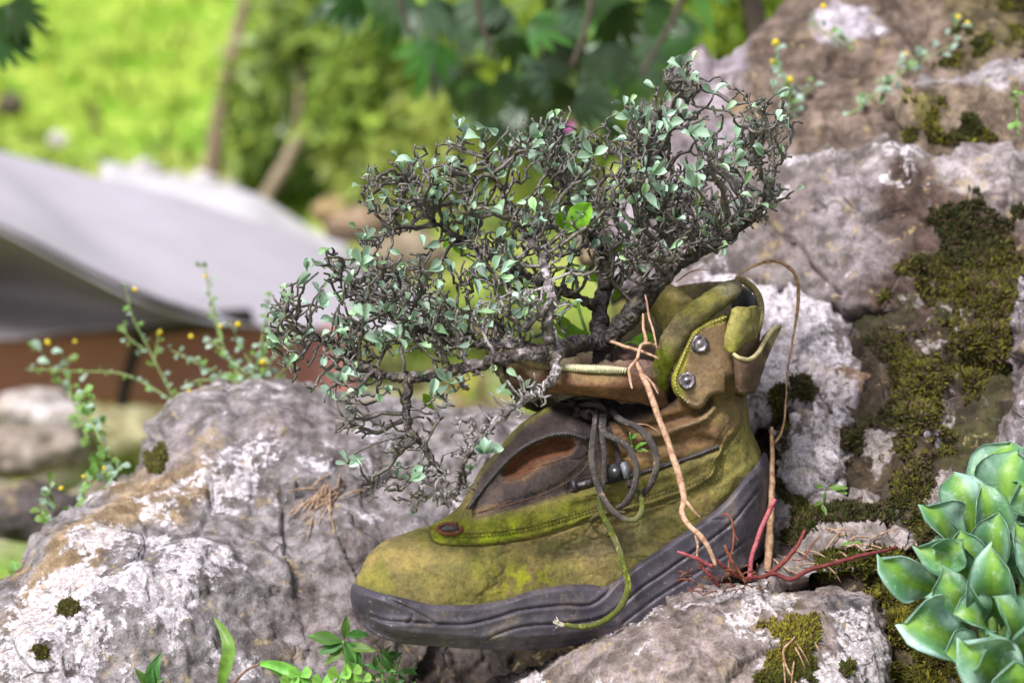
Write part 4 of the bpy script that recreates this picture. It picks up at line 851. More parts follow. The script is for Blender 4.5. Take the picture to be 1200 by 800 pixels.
V, F = pxtube([(692, 610, -.035), (699, 604, -.044), (708, 600, -.046), (730, 600, -.042), (742, 595, -.036)], [2.5, 3, 3, 2.5, 2], 8, 3); MB().add(V, F, np.array([0.12, 0.09, 0.05])).build('shoelace', M_LACE, boot)
# knot in the shade under the tongue
mb = MB()
for i in range(9):
    c0 = np.array([700 + r_.normal(0, 10), 482 + r_.normal(0, 7), -.018 + r_.normal(0, .006)]); a = r_.uniform(0, 6)
    V, F = pxtube([(c0[0] + 12 * math.cos(a + t) * 1.3, c0[1] + 7 * math.sin(a + t), c0[2] + .006 * math.sin(2 * t)) for t in np.linspace(0, 4, 7)], 3.6, 8, 3); mb.add(V, F, np.array([0.045, 0.035, 0.035]))
mb.build('lace_knot', M_LACE, boot)
# ================================================================== the dwarf shrub growing out of the boot
LIMBS = {  # name: (parent, [(u,v,d,r)...])
 'trunk': [(707, 452, .010, 13), (706, 430, .008, 12), (705, 408, .006, 12), (703, 385, .010, 10.5), (702, 362, .014, 9), (706, 342, .018, 7.5), (712, 322, .02, 6), (704, 298, .02, 5), (690, 270, .02, 4), (668, 235, .02, 3), (650, 195, .02, 2.2)],
 'right': [(706, 408, .004, 9), (722, 388, -.004, 12), (744, 363, -.010, 11.5), (764, 341, -.015, 11), (777, 322, -.016, 8.5), (782, 300, -.012, 6), (780, 268, 0, 5), (770, 230, .02, 4), (772, 190, .04, 3.2), (792, 145, .05, 2.6), (812, 110, .05, 1.8)],
 'right2': [(768, 336, -.015, 8), (790, 314, -.02, 7.5), (812, 299, -.03, 6.5), (838, 288, -.03, 5.5), (862, 272, -.03, 4.5), (884, 252, -.02, 3.4), (905, 225, -.01, 2.2)],
 'left': [(704, 404, .002, 7), (684, 402, -.014, 10.5), (662, 407, -.034, 11), (640, 414, -.052, 9.5), (612, 415, -.064, 7), (580, 422, -.068, 7), (545, 430, -.068, 7), (510, 440, -.066, 6.5), (478, 442, -.064, 5.5), (442, 437, -.06, 4.6), (412, 420, -.05, 3.6), (380, 395, -.04, 2.6)],
 'left2': [(640, 412, -.05, 6), (600, 404, -.04, 6), (556, 402, -.035, 6), (508, 392, -.03, 5), (470, 372, -.025, 4), (430, 345, -.02, 3), (395, 320, -.01, 2.2)],
 'mid': [(645, 412, -.052, 6.5), (642, 382, -.06, 6), (646, 354, -.064, 5.2), (642, 330, -.06, 4.6), (634, 300, -.05, 4), (610, 268, -.03, 3.2), (590, 230, -.01, 2.6), (570, 185, 0, 2)],
 'upleft': [(704, 362, .012, 6.5), (672, 346, .0, 5.5), (636, 334, -.01, 5), (596, 312, -.01, 4.6), (556, 290, 0, 4.2), (520, 268, .01, 3.6), (492, 240, .02, 2.8), (470, 206, .02, 2)],
 'down': [(479, 443, -.065, 5.5), (476, 468, -.07, 5.5), (479, 500, -.075, 4.5), (500, 525, -.08, 3.2), (520, 560, -.085, 2.4), (522, 590, -.085, 1.8)],
 'down2': [(652, 415, -.054, 5.5), (650, 440, -.070, 5), (632, 458, -.082, 4.4), (600, 478, -.09, 3.8), (570, 505, -.095, 3.2), (545, 540, -.098, 2.6), (535, 580, -.098, 2)],
 'back': [(706, 345, .02, 5.5), (735, 318, .04, 4.5), (765, 290, .06, 3.6), (800, 240, .07, 2.8), (840, 190, .07, 2.2)],
 'pale': [(612, 388, -.066, 4.5), (636, 364, -.068, 4.8), (646, 352, -.066, 4.4)],
 'left3': [(412, 420, -.05, 3.4), (380, 400, -.045, 3), (350, 380, -.03, 2.6), (330, 350, -.02, 2)],
}
shr_loc = Pv(707, 450, .01)
shrub = empty('shrub', shr_loc, 'gnarled grey twiggy dwarf shrub with small teal leaves growing from the boot', 'shrub'); shrub['_o'] = tuple(shr_loc)
def to3(a): a = np.asarray(a, float); return np.column_stack([a[:, 0], a[:, 1], a[:, 2] / S])
CROWN = [  # polygon, density, depth centre, half thickness
 ([(312, 400), (318, 350), (345, 312), (380, 300), (430, 300), (490, 300), (560, 330), (570, 400), (520, 420), (440, 425), (390, 420), (340, 440)], 1.5, -.03, .07),
 ([(428, 290), (426, 235), (438, 200), (470, 180), (520, 175), (560, 200), (600, 230), (620, 300), (560, 330), (480, 320)], 0.85, .01, .07),
 ([(530, 160), (560, 148), (620, 150), (690, 130), (745, 122), (800, 130), (820, 200), (780, 290), (700, 310), (620, 300), (570, 240)], 0.9, .02, .09),
 ([(770, 130), (780, 85), (815, 78), (850, 100), (880, 122), (905, 120), (935, 150), (915, 200), (925, 235), (890, 275), (840, 300), (790, 300), (750, 290), (740, 200)], 1.25, -.0, .09),
 ([(560, 330), (600, 290), (700, 300), (790, 290), (780, 320), (720, 335), (690, 350), (640, 395), (590, 410), (560, 390)], 1.3, -.04, .06),
 ([(380, 430), (430, 430), (510, 445), (560, 440), (560, 470), (510, 500), (500, 560), (520, 600), (480, 590), (440, 580), (400, 545), (380, 500), (375, 465)], 0.6, -.075, .025),
 ([(570, 430), (640, 430), (655, 455), (610, 490), (575, 520), (555, 560), (535, 600), (515, 600), (520, 560), (545, 500)], 2.0, -.088, .016),
 ([(320, 430), (345, 420), (390, 440), (385, 465), (350, 455)], 0.5, -.04, .03)]
NMAX = 10500
def grow():
    r = np.random.default_rng(12); pos = []; par = []; rad = []; limb_of = {}
    for nm, pts in LIMBS.items():
        p = to3([q[:3] for q in pts]); rr = [q[3] for q in pts]; c = crom(p, 6.0); rr = np.interp(np.linspace(0, 1, len(c)), np.linspace(0, 1, len(rr)), rr)
        c[1:-1] += r.normal(0, 0.9, (len(c) - 2, 3))
        for i in range(len(c)):
            if i == 0:
                if nm == 'trunk': par.append(-1)
                else: par.append(int(np.argmin(np.linalg.norm(np.array(pos) - c[0], axis=1))))
            else: par.append(len(pos) - 1)
            pos.append(c[i]); rad.append(rr[i])
        limb_of[nm] = len(pos)
    nl = len(pos)
    A = []
    for poly, den, dc, th in CROWN:
        bb = np.array(poly); ar = 0.5 * abs(np.dot(bb[:, 0], np.roll(bb[:, 1], 1)) - np.dot(bb[:, 1], np.roll(bb[:, 0], 1))); n = int(ar * den * 0.012)
        u = r.uniform(bb[:, 0].min(), bb[:, 0].max(), n * 5); v = r.uniform(bb[:, 1].min(), bb[:, 1].max(), n * 5); s = sd(u, v, poly); ok = s > 0
        cl = fbm(np.column_stack([u, v, np.zeros(len(u))]), 0.019, 3); ok &= (cl + r.normal(0, .3, len(u)) > -0.3)
        u, v, s = u[ok][:n], v[ok][:n], s[ok][:n]; t = th * np.sqrt(np.clip((s + 12) / 80, 0, 1))
        A.append(np.column_stack([u, v, (dc + t * r.uniform(-1, 1, len(u))) / S]))
    A = np.vstack(A); step, infl, kill = 8.0, 140.0, 16.0
    pos = [np.array(p) for p in pos]; start = np.array(pos)
    def nearest(X, Y):
        out = np.zeros(len(X), int); dd = np.zeros(len(X))
        for i in range(0, len(X), 800):
            q = ((X[i:i + 800, None] - Y[None]) ** 2).sum(2); out[i:i + 800] = q.argmin(1); dd[i:i + 800] = q.min(1)
        return out, np.sqrt(dd)
    ni, ndist = nearest(A, start); nchild = {}
    for it in range(170):
        m = ndist < infl
        if not m.any(): break
        P_ = np.array(pos); vec = A[m] - P_[ni[m]]; vec /= np.linalg.norm(vec, axis=1)[:, None] + 1e-9
        acc = np.zeros((len(pos), 3)); np.add.at(acc, ni[m], vec); src = np.unique(ni[m]); new = []
        for s_ in src:
            if nchild.get(s_, 0) >= 3: continue
            g = acc[s_]; L = np.linalg.norm(g)
            if L < 0.15: g = r.normal(0, 1, 3); L = np.linalg.norm(g)
            pd_ = pos[s_] - pos[par[s_]] if par[s_] >= 0 else g; pd_ = pd_ / (np.linalg.norm(pd_) + 1e-9)
            iner = 0.75 if nchild.get(s_, 0) == 0 and s_ >= nl else 0.0
            g = g / L + pd_ * iner + r.normal(0, 0.40, 3) * np.array([1, 1, .6]) + np.array([0, -0.18, 0]); g /= np.linalg.norm(g)
            new.append(pos[s_] + g * step * r.uniform(0.75, 1.25)); par.append(int(s_)); rad.append(0); nchild[s_] = nchild.get(s_, 0) + 1
        if not new: break
        b = len(pos); pos += new; NW = np.array(new); j, q = nearest(A, NW); m2 = q < ndist; ni[m2] = j[m2] + b; ndist[m2] = q[m2]
        keep = ndist > kill; A = A[keep]; ni = ni[keep]; ndist = ndist[keep]
        if len(A) == 0: break
    n0 = len(pos); CS = 7.0; occ = {}
    key = lambda q: (int(q[0] // CS), int(q[1] // CS), int(q[2] // (CS * 2.2)))
    for i in range(n0): occ[key(pos[i])] = occ.get(key(pos[i]), 0) + 1
    polys = [c_[0] for c_ in CROWN]; BX = np.arange(290, 960, 4.0); BY = np.arange(60, 640, 4.0); GU, GV = np.meshgrid(BX, BY)
    GS = np.max([sd(GU, GV, q) for q in polys], axis=0)
    def inside(p): 
        i = int((p[1] - 60) / 4); j = int((p[0] - 290) / 4); return 0 <= i < GS.shape[0] and 0 <= j < GS.shape[1] and GS[i, j] > -13
    pa = np.array(pos); gate = fbm(np.column_stack([pa[:, 0], pa[:, 1], pa[:, 2] * .15]), 0.020, 2, off=3.3)
    hub = np.array([690, 430, 0.0]); cand = list(range(nl, n0)) + [i for i in range(nl) if rad[i] < 4.2] ; r.shuffle(cand)
    for i in cand + cand[:len(cand) // 2]:
        if len(pos) > NMAX: break
        if gate[i % len(gate)] < -.09 and rad[i] == 0: continue
        out = pos[i] - hub; out[2] *= .8; out /= np.linalg.norm(out); base = out * 0.8 + np.array([0, -.35, 0]) + r.normal(0, .6, 3); base /= np.linalg.norm(base)
        ax = np.cross(base, r.normal(0, 1, 3)); ax /= np.linalg.norm(ax); cur = i; sg = r.choice([-1, 1]); nseg = int(r.integers(2, 6))
        for k in range(nseg):
            g = base + ax * sg * r.uniform(.35, .75); sg = -sg; g /= np.linalg.norm(g); q = pos[cur] + g * r.uniform(6.0, 10.0)
            if not inside(q) or occ.get(key(q), 0) >= (2 if vnoise(q[None] * .017 + 5)[0] > -.05 else 1): break
            occ[key(q)] = occ.get(key(q), 0) + 1; pos.append(q); par.append(cur); rad.append(0); cur = len(pos) - 1
            if r.random() < .62:                                   # side spur on the outside of the elbow
                h = -ax * sg * 1.0 + base * .6 + r.normal(0, .3, 3) + np.array([0, -.15, 0]); h /= np.linalg.norm(h); q2 = q + h * r.uniform(4.5, 8.5)
                if inside(q2): pos.append(q2); par.append(cur); rad.append(0)
            base = base + r.normal(0, .25, 3) + np.array([0, -.08, 0]); base /= np.linalg.norm(base)
    return np.array(pos), np.array(par), np.array(rad, float), nl, limb_of
SP, SPAR, SRAD, SNL, _ = grow()
kids = [[] for _ in SP]
for i, p_ in enumerate(SPAR):
    if p_ >= 0: kids[p_].append(i)
acc = np.zeros(len(SP)); TIP = 1.30
for i in range(len(SP) - 1, SNL - 1, -1):
    if acc[i] == 0: acc[i] = TIP ** 3.4
    if SPAR[i] >= SNL: acc[SPAR[i]] += acc[i]
rr = np.where(SRAD > 0, SRAD, np.minimum(acc ** (1 / 3.4), 3.0)); NODE_R = rr
print('shrub nodes', len(SP), 'limb nodes', SNL)
SW = P(SP[:, 0], SP[:, 1], SP[:, 2] * S)
def bark_col(V, shade=1.0):
    u, v, d_ = proj(V); g = fbm(V, 70, 3); g2 = fbm(V, 300, 2, off=4); c = np.tile(np.array([0.052, 0.044, 0.043]), (len(V), 1))
    c = blend(c, sstep(-0.1, 0.35, g) * 0.6, (0.115, 0.10, 0.095)); c = blend(c, sstep(0.25, 0.5, g2) * 0.5, (0.16, 0.15, 0.07))
    pl = sstep(70, 20, dpoly(u, v, [(580, 400), (640, 340), (650, 410), (620, 440), (560, 500), (530, 590)])) * sstep(-.02, -.05, d_); c = blend(c, pl * sstep(-0.35, 0.25, g) * 0.85, (0.24, 0.22, 0.225))
    return np.clip(c, 0, 1)
_n = N('twig_bark', 0.42, 0.6); _c = _n.attr(); _f = _n.noise(500, 4, 0.6)
_c = _n.mix(_n.ramp(_f, 0.5, 0.72), _c, _n.mix(1.0, _c, (3.2, 3.1, 3.1), 'MULTIPLY'))
M_TWIG = _n.out(_c, _n.bump(_f, 0.8, 0.0008))
_n = N('gnarled_bark', 0.75, 0.3); _c = _n.attr(); _f = _n.noise(170, 5, 0.65, 1.0); _v = _n.vor(260)
_c = _n.mix(_n.ramp(_f, 0.45, 0.7), _n.mix(1.0, _c, (0.6, 0.55, 0.55), 'MULTIPLY'), _n.mix(1.0, _c, (2.3, 2.2, 2.4), 'MULTIPLY'))
M_BARK = _n.out(_c, _n.bump(_n.math('ADD', _f, _v), 1.0, 0.0025))
def chain(i):
    c = [i]
    while kids[c[-1]]:
        k = [x for x in kids[c[-1]] if x >= SNL or SPAR[x] == x - 1]
        if not k: break
        c.append(max(k, key=lambda x: acc[x]) if c[-1] >= SNL or True else k[0])
    return c
# limbs: one bark mesh per limb
b = 0
for nm, pts in LIMBS.items():
    n = len(crom(to3([q[:3] for q in pts]), 6.0)); ids = np.arange(b, b + n); b += n
    c = crom(SP[ids], 1.6); t = np.linspace(0, 1, len(c)); r_i = np.interp(t, np.linspace(0, 1, n), NODE_R[ids])
    W = P(c[:, 0], c[:, 1], c[:, 2] * S); sides = 14 if r_i.max() > 5 else 8
    r_i = r_i * (1 + 0.10 * fbm(W, 160, 3) * 2)
    V, F = tube(W, r_i * S, sides); me = mesh('limb', V, F); no = normals(me)
    V = V + no * (0.0011 * fbm(V, 230, 4, 0.6) * 2 * np.clip(r_i.max() / 8, 0.3, 1))[:, None]
    me.vertices.foreach_set('co', V.astype(np.float32).ravel()); me.update(); cc = bark_col(V)
    if nm in ('left', 'mid', 'pale', 'down2'): cc = np.clip(cc * 1.15, 0, 1)
    if nm in ('trunk', 'right', 'right2'): cc = cc * 0.75
    setcol(me, cc); link('trunk' if nm == 'trunk' else 'branch', me, M_BARK, shrub)
# twigs: chains of shared rings
done = np.zeros(len(SP), bool); mb = MB(); order = np.argsort(-acc)
starts = [i for i in range(SNL, len(SP)) if SPAR[i] < SNL]
stack = list(starts)
while stack:
    i = stack.pop(); ch = [i]
    while True:
        ks = kids[ch[-1]]
        if not ks: break
        k = max(ks, key=lambda x: acc[x]); stack += [x for x in ks if x != k]; ch.append(k)
    ids = [SPAR[i]] + ch; W = SW[ids]; r_ = np.array([min(NODE_R[ids[1]], NODE_R[ids[0]])] + [NODE_R[x] for x in ch])
    if len(W) > 1:
        # midpoint refinement rounds the elbows a little
        Q = [W[0]]; rq = [r_[0]]
        for a in range(1, len(W)):
            Q.append(W[a]); rq.append(r_[a] * (1.12 if a % 2 else .95))
        rq = np.array(rq); rq[-1] *= 0.95
        V, F = tube(np.array(Q), rq * S * (1 + SP[ids[0], 2] * S / D), 5); mb.add(V, F)
Vt = np.vstack(mb.V); mb.C = [bark_col(Vt)]
tw = mb.build('twigs', M_TWIG, shrub); tw['kind'] = 'stuff'
# leaves
r = np.random.default_rng(33)
TE0 = np.array([0.20, 0.34, 0.20]); TE1 = np.array([0.42, 0.57, 0.47])
LM_TEAL = leafmat('teal_leaf', 0.3, 0.4, 0.2, 120); LM_LIME = leafmat('lime_leaf', 0.5, 0.45, 0.25, 50)
def leafmesh(name, c0, c1, k, **kw):
    V, F, E = leaf_tpl(**kw); V = V * [1, 1, 1]
    cc = c0[None] * (1 - E[:, 1:2]) + c1[None] * E[:, 1:2]; cc = cc * (1 - 0.25 * (E[:, :1] < 0.15)) * k
    me = mesh(name, V, F, np.clip(cc, 0, 1)); me.polygons.foreach_set('use_smooth', np.ones(len(me.polygons), bool)); return me
TL = [leafmesh('shrub_leaf', TE0, TE1, k, L=1.0, W=w_, curl=cu, fold=.12, wide=.70, tip=.5, cup=cp, nl=9, nw=2) for k, w_, cu, cp in
      ((1.0, .50, .25, .3), (1.2, .56, -.25, .3), (0.8, .44, .5, .3), (1.35, .52, .1, .4), (0.65, .54, .05, .3))]
for me in TL: me.materials.append(LM_TEAL)
def putleaf(me, loc, dr, nrm, L, parent, name='leaf'):
    o = bpy.data.objects.new(name, me); COL.objects.link(o); o.parent = parent
    o.matrix_basis = mat4(np.array(loc) - np.array(parent['_o']), basis(dr, nrm), L); return o
CL = [(530,150),(560,158),(583,140),(630,175),(618,160),(795,80),(805,95),(840,100),(910,115),(735,125),(730,140),(800,150),(812,140),(775,160),(830,180),(760,205),(700,180),(690,215),(685,245),(745,235),(640,250),(770,215),(815,215),(520,240),(460,230),(430,235),(545,260),(575,260),(500,290),(510,320),(415,310),(365,315),(350,330),(385,360),(430,375),(455,365),(400,385),(445,400),(480,380),(525,320),(560,345),(600,370),(530,450),(420,490),(390,465),(408,540),(470,555),(485,560),(560,555),(585,545),(600,540),(460,395),(640,190),(870,200),(500,360),(540,370),(350,400),(330,370)]
tw_ids = np.arange(SNL, len(SP)); tipm = np.array([len(kids[i]) == 0 for i in tw_ids]); tips = tw_ids[tipm]; nlv = 0
CLP = [(c, r.integers(2, 5)) for c in CL] + [((SP[i, 0], SP[i, 1]), 1 + int(r.random() < 0.4)) for i in r.choice(tips, 86, replace=False)]
for (cu, cv), k in CLP:
    q = np.hypot(SP[tips, 0] - cu, SP[tips, 1] - cv) + 0.12 * np.maximum(0, SP[tips, 2] + 60); i = tips[int(np.argmin(q))]
    for j in range(k):
        if nlv >= 290: break
        dr = np.array([r.normal(0, .8), r.normal(-0.15, .5), 0.45 + r.normal(0, .5)]); nrm = np.array([r.normal(0, .5), -0.7 + r.normal(0, .5), .8])
        putleaf(TL[int(r.integers(5))], SW[i], dr, nrm, S * r.uniform(13, 23), shrub); nlv += 1
mb = MB()
for i in r.choice(tips, 760, replace=False):                # the many smaller leaves, past what can be told apart
    if SP[i, 1] > 470 or r.random() < (.0 if SP[i, 0] < 640 else .4): continue
    src = TL[int(r.integers(5))]; co = np.array([v_.co[:] for v_ in src.vertices]); cc = np.array([c_.color[:3] for c_ in src.color_attributes['Col'].data])
    Bm = basis((r.normal(0, .8), r.normal(-.1, .5), .3 + r.normal(0, .5)), (r.normal(0, .5), -.6 + r.normal(0, .5), .8)); L = S * r.uniform(10, 19)
    mb.add(SW[i] + (co @ Bm.T) * L, [tuple(f.vertices) for f in src.polygons], cc * r.uniform(.7, 1.15) * np.array([1, r.uniform(.92, 1.08), r.uniform(.7, 1.1)]))
mb.build('small_leaves', LM_TEAL, shrub)['kind'] = 'stuff'
# bright weed leaves behind the twigs
wl = Pv(690, 430, .03); weed = empty('weed', wl, 'bright lime green weed with broad leaves growing inside the boot behind the twigs', 'weed'); weed['_o'] = tuple(wl)
LL = [leafmesh('lime_leaf', np.array([0.20, 0.42, 0.03]), np.array([0.30, 0.52, 0.05]), k, L=1, W=w_, curl=.2, fold=.15, wide=.5, tip=.6, wave=.12, nl=9, nw=3) for k, w_ in ((1, .62), (.8, .5))]
for me in LL: me.materials.append(LM_LIME)
for u, v, du, dv, L, dd in [(664, 272, .7, .9, 46, -.045), (660, 268, -.3, .7, 24, -.04), (600, 300, -.6, .6, 34, .05), (615, 262, .2, .6, 26, .06), (545, 300, -.5, .7, 30, .06), (572, 330, -.5, .2, 34, .04), (690, 392, -.9, .1, 44, .03), (668, 392, -.5, .8, 30, .035), (648, 400, -.3, 1, 36, .04),
                            (640, 372, .1, 1, 36, .04), (720, 352, .3, .8, 22, .05), (740, 400, .7, .1, 30, .02), (715, 300, .5, .7, 30, .05), (592, 352, -.2, 1, 30, .05), (700, 330, -.6, .6, 30, .05), (480, 330, -.5, .6, 22, .05), (520, 290, .5, .6, 24, .06), (812, 240, .4, .3, 20, .04), (508, 480, -.5, .7, 26, .02)]:
    w0 = P(u, v, dd); putleaf(LL[int(r.integers(2))], w0, (du, -.15, dv), (r.normal(0, .3), -1, .5), L * S, weed)
V, F = pxtube([(694, 432, .03), (690, 400, .035), (678, 360, .04), (670, 310, .05), (664, 268, .05)], [2.5, 2.2, 2, 1.6, 1.2], 6, 4); mb = MB().add(V, F)
for a, b_ in (((678, 360, .04), (600, 300, .05)), ((690, 400, .035), (648, 400, .04)), ((670, 310, .05), (572, 330, .045)), ((690, 400, .035), (740, 400, .02)), ((678, 360, .04), (545, 300, .055)), ((670, 310, .05), (715, 300, .05))):
    V, F = pxtube([a, ((a[0] + b_[0]) / 2, (a[1] + b_[1]) / 2 + 8, (a[2] + b_[2]) / 2), b_], [1.6, 1.3, 1], 5, 5); mb.add(V, F)
mb.build('stem', flat('green_stem', (0.12, 0.22, 0.04)), weed)
# ================================================================== background
def fab_mat(name, col, rough=0.7, sc=9):
    n = N(name, rough, 0.2); f = n.noise(sc, 4); return n.out(n.mix(n.ramp(f, 0.3, 0.7), tuple(np.array(col) * .93), col), n.bump(n.noise(sc * 3, 3), 0.2, 0.01))
aw = Pv(150, 470, 2.2); awn = empty('awning', aw, 'pale grey fabric awning sagging in the blurred distance on the left', 'awning'); awn['_o'] = tuple(aw)
patch('fabric', [[(-260, 100, 2.9), (-60, 160, 3.0), (60, 196, 3.1), (180, 226, 3.2), (290, 258, 3.3), (370, 285, 3.4), (440, 312, 3.4), (520, 350, 3.4)],
                 [(-260, 130, 2.5), (-60, 205, 2.5), (40, 240, 2.5), (130, 285, 2.5), (240, 310, 2.6), (340, 325, 2.8), (430, 345, 3.0), (510, 372, 3.1)],
                 [(-260, 180, 2.1), (-60, 240, 2.05), (20, 272, 2.05), (100, 312, 2.1), (180, 350, 2.15), (260, 372, 2.3), (400, 380, 2.6), (500, 395, 2.8)]], 0.004, 14, fab_mat('pale_fabric', (0.39, 0.36, 0.415)), awn, disp=lambda u, v, p, n: 0.02 * fbm(p, 1.5, 3))
patch('valance', [[(-260, 180, 2.1), (-60, 240, 2.05), (20, 272, 2.05), (100, 312, 2.1), (180, 350, 2.15), (250, 371, 2.3)],
                  [(-260, 300, 2.45), (-60, 325, 2.4), (20, 335, 2.4), (100, 350, 2.3), (180, 364, 2.25), (252, 374, 2.33)],
                  [(-260, 398, 2.3), (-60, 398, 2.28), (20, 393, 2.26), (100, 386, 2.25), (180, 380, 2.25), (254, 378, 2.35)]], 0.004, 14, fab_mat('shaded_fabric', (0.20, 0.175, 0.19)), awn, disp=lambda u, v, p, n: 0.012 * fbm(p, 4, 3))  # same cloth as the top, shade of the underside painted as darker grey
patch('brown_panel', [[(-260, 402, 2.42), (0, 400, 2.42), (120, 392, 2.42), (235, 382, 2.46), (420, 380, 2.6)], [(-260, 480, 2.5), (0, 470, 2.5), (120, 472, 2.5), (235, 478, 2.5), (420, 480, 2.6)]], 0.02, 14, fab_mat('brown_tarpaulin', (0.38, 0.16, 0.15)), awn)
mb = MB()
for pth, rr_ in (([(142, 382, 2.36), (200, 380, 2.36), (262, 374, 2.36), (290, 372, 2.4)], 11), ([(168, 385, 2.36), (150, 440, 2.36), (138, 500, 2.36)], 7)):
    V, F = pxtube(pth, rr_, 10, 12); mb.add(V, F)
mb.build('frame', flat('black_frame', (0.02, 0.018, 0.018)), awn)
aw2 = patch('fabric_sheet', [[(120, 190, 4.2), (200, 208, 4.2), (280, 226, 4.2), (340, 252, 4.2), (400, 285, 4.2)], [(120, 222, 3.7), (200, 240, 3.7), (280, 262, 3.7), (350, 285, 3.7), (410, 312, 3.7)]], 0.01, 12, fab_mat('white_sheet', (0.48, 0.46, 0.50)), None, disp=lambda u, v, p, n: 0.05 * fbm(p, 3, 3))
tag(aw2, 'crumpled whitish sheet lying on the ground beyond the awning', 'sheet')
def stone(u, v, d, ru, rv, col, label, seed, white=0.3):
    c = Pv(u, v, d); bm = bmesh.new(); bmesh.ops.create_icosphere(bm, subdivisions=4, radius=1.0); me = bpy.data.meshes.new('stone'); 
    k = S * (D + d) / D
    co = np.array([v_.co[:] for v_ in bm.verts]); no = co.copy(); co = co * (1 + 0.5 * fbm(co, 0.9, 4, off=seed * 7.3) + 0.25 * np.abs(fbm(co, 2.2, 3, off=seed * 3.1)))[:, None]
    co = co * [ru * k, (ru + rv) * 0.5 * k, rv * k]; 
    for v_, q in zip(bm.verts, co): v_.co = Vector(q) + c
    bm.to_mesh(me); bm.free(); g = fbm(co, 8, 4); cc = np.tile(np.array(col), (len(co), 1)) * (1 + .5 * g[:, None]); setcol(me, np.column_stack([np.clip(cc, 0, 1), np.full(len(co), white)]))
    o = link('stone', me, STM); tag(o, label, 'stone'); return o
STM = rock_mat('far_stone', seed=7.7, sc=0.5)
for a in [(40, 482, 1.9, 50, 26, (0.55, 0.50, 0.46), 'large whitish stone on the ground left of the boulder below the brown panel', 1, .6), (25, 600, .85, 62, 34, (0.13, 0.11, 0.11), 'dark blurred stone low at the left edge below the flowers', 2, .2),
          (30, 530, 1.5, 66, 30, (0.36, 0.31, 0.26), 'brownish stone between the whitish and the dark stone at the left edge', 3, .3), (150, 512, 2.0, 60, 30, (0.46, 0.44, 0.24), 'mossy yellowish stone beside the upper end of the left boulder', 4, .4),
          (250, 510, 2.2, 60, 30, (0.40, 0.42, 0.2), 'mossy green stone just behind the crest of the left boulder', 5, .4), (110, 590, 1.0, 34, 26, (0.28, 0.25, 0.18), 'small stone under the green herbs at the lower left', 6, .3),
          (170, 203, 5.0, 17, 14, (0.7, 0.68, 0.72), 'leftmost white stone behind the awning', 7, .8), (205, 212, 5.0, 13, 9, (0.6, 0.58, 0.62), 'small flat white stone second from left behind the awning', 8, .7), (243, 212, 5.0, 16, 14, (0.72, 0.70, 0.74), 'white stone behind the awning near the brown trunk', 9, .8),
          (268, 224, 5.0, 14, 12, (0.55, 0.52, 0.52), 'greyish stone at the foot of the brown trunk', 10, .6), (328, 158, 5.5, 9, 10, (0.75, 0.74, 0.78), 'pale round stone on the thin post', 11, .9), (68, 163, 6.0, 11, 9, (0.7, 0.68, 0.72), 'lone white stone in the meadow above the awning', 12, .8),
          (222, 56, 12.0, 9, 8, (0.85, 0.83, 0.85), 'bright white stone high in the green meadow', 13, .9), (12, 122, 8.0, 14, 14, (0.14, 0.12, 0.08), 'dark brown lump in the meadow at the left edge', 14, .1),
          (420, 262, 3.2, 40, 22, (0.34, 0.25, 0.16), 'brown stone behind the left end of the shrub', 15, .1), (480, 300, 2.8, 44, 26, (0.36, 0.30, 0.2), 'tan stone seen through the twigs of the shrub', 16, .2), (395, 250, 4.2, 30, 18, (0.40, 0.30, 0.14), 'ochre stone right of the awning tip', 17, .2)]: stone(*a)

# generic foliage clump (many small leaf faces in one mesh)
def foliage(r, blobs, n, size, cols, depth_k=1.0, stretch=2.2, lo=0.25):
    V = []; F = []; C = []; b = 0; k = r.integers(0, len(blobs), n)
    B = np.array(blobs, float); w_ = B[:, 3] * B[:, 4]; k = r.choice(len(blobs), n, p=w_ / w_.sum())
    for i in range(n):
        u, v, d, ru, rv = B[k[i]]; a = r.normal(0, 1, 3); a /= np.linalg.norm(a); q = r.uniform(lo, 1) ** 0.4
        sc = S * (D + d) / D; c = P(u + a[0] * ru * q, v + a[2] * rv * q, d) + np.array([0, a[1] * (ru + rv) * 0.5 * sc * q * depth_k, 0])
        L = size * r.uniform(0.6, 1.3); dr = r.normal(0, 1, 3) + [0, 0, -0.4]; nn = r.normal(0, .6, 3) + [0, -.6, .7]; Bs = basis(dr, nn)
        x, y, z = Bs[:, 0], Bs[:, 1], Bs[:, 2]; W = L / stretch
        V += [c, c + y * L * .45 + x * W * .5 + z * L * .05, c + y * L + z * -L * .08, c + y * L * .45 - x * W * .5 + z * L * .05]; F += [(b, b + 1, b + 2), (b, b + 2, b + 3)]; b += 4
        t = np.clip(0.5 + 0.35 * r.normal() , 0, 1); cc = np.array(cols[0]) * (1 - t) + np.array(cols[1]) * t; C += [cc] * 4
    return V, F, np.clip(np.array(C), 0, 1)
LM_BG = leafmat('background_leaf', 0.4, 0.45, 0.2, 20); LM_DK = leafmat('dark_glossy_leaf', 0.18, 0.35, 0.25, 20)
def bush(name, label, cat, base, trunkpath, rr_, blobs, n, size, cols, mat, seed, tcol=(0.16, 0.10, 0.06), extra=()):
    l = Pv(*base); e = empty(name, l, label, cat); e['_o'] = tuple(l)
    V, F = pxtube(trunkpath, rr_, 10, 8); MB().add(V, F).build('trunk', flat('bark_' + name, tcol, 0.9, 0.4, 30, 1.0), e)
    for p_, r_ in extra:
        V, F = pxtube(p_, r_, 8, 8); MB().add(V, F).build('branch', bpy.data.materials['bark_' + name], e)
    if blobs:
        V, F, C = foliage(np.random.default_rng(seed), blobs, n, size, cols); me = mesh('foliage', V, F, C); o = link('foliage', me, mat, e, smooth=False); o['kind'] = 'stuff'
    return e
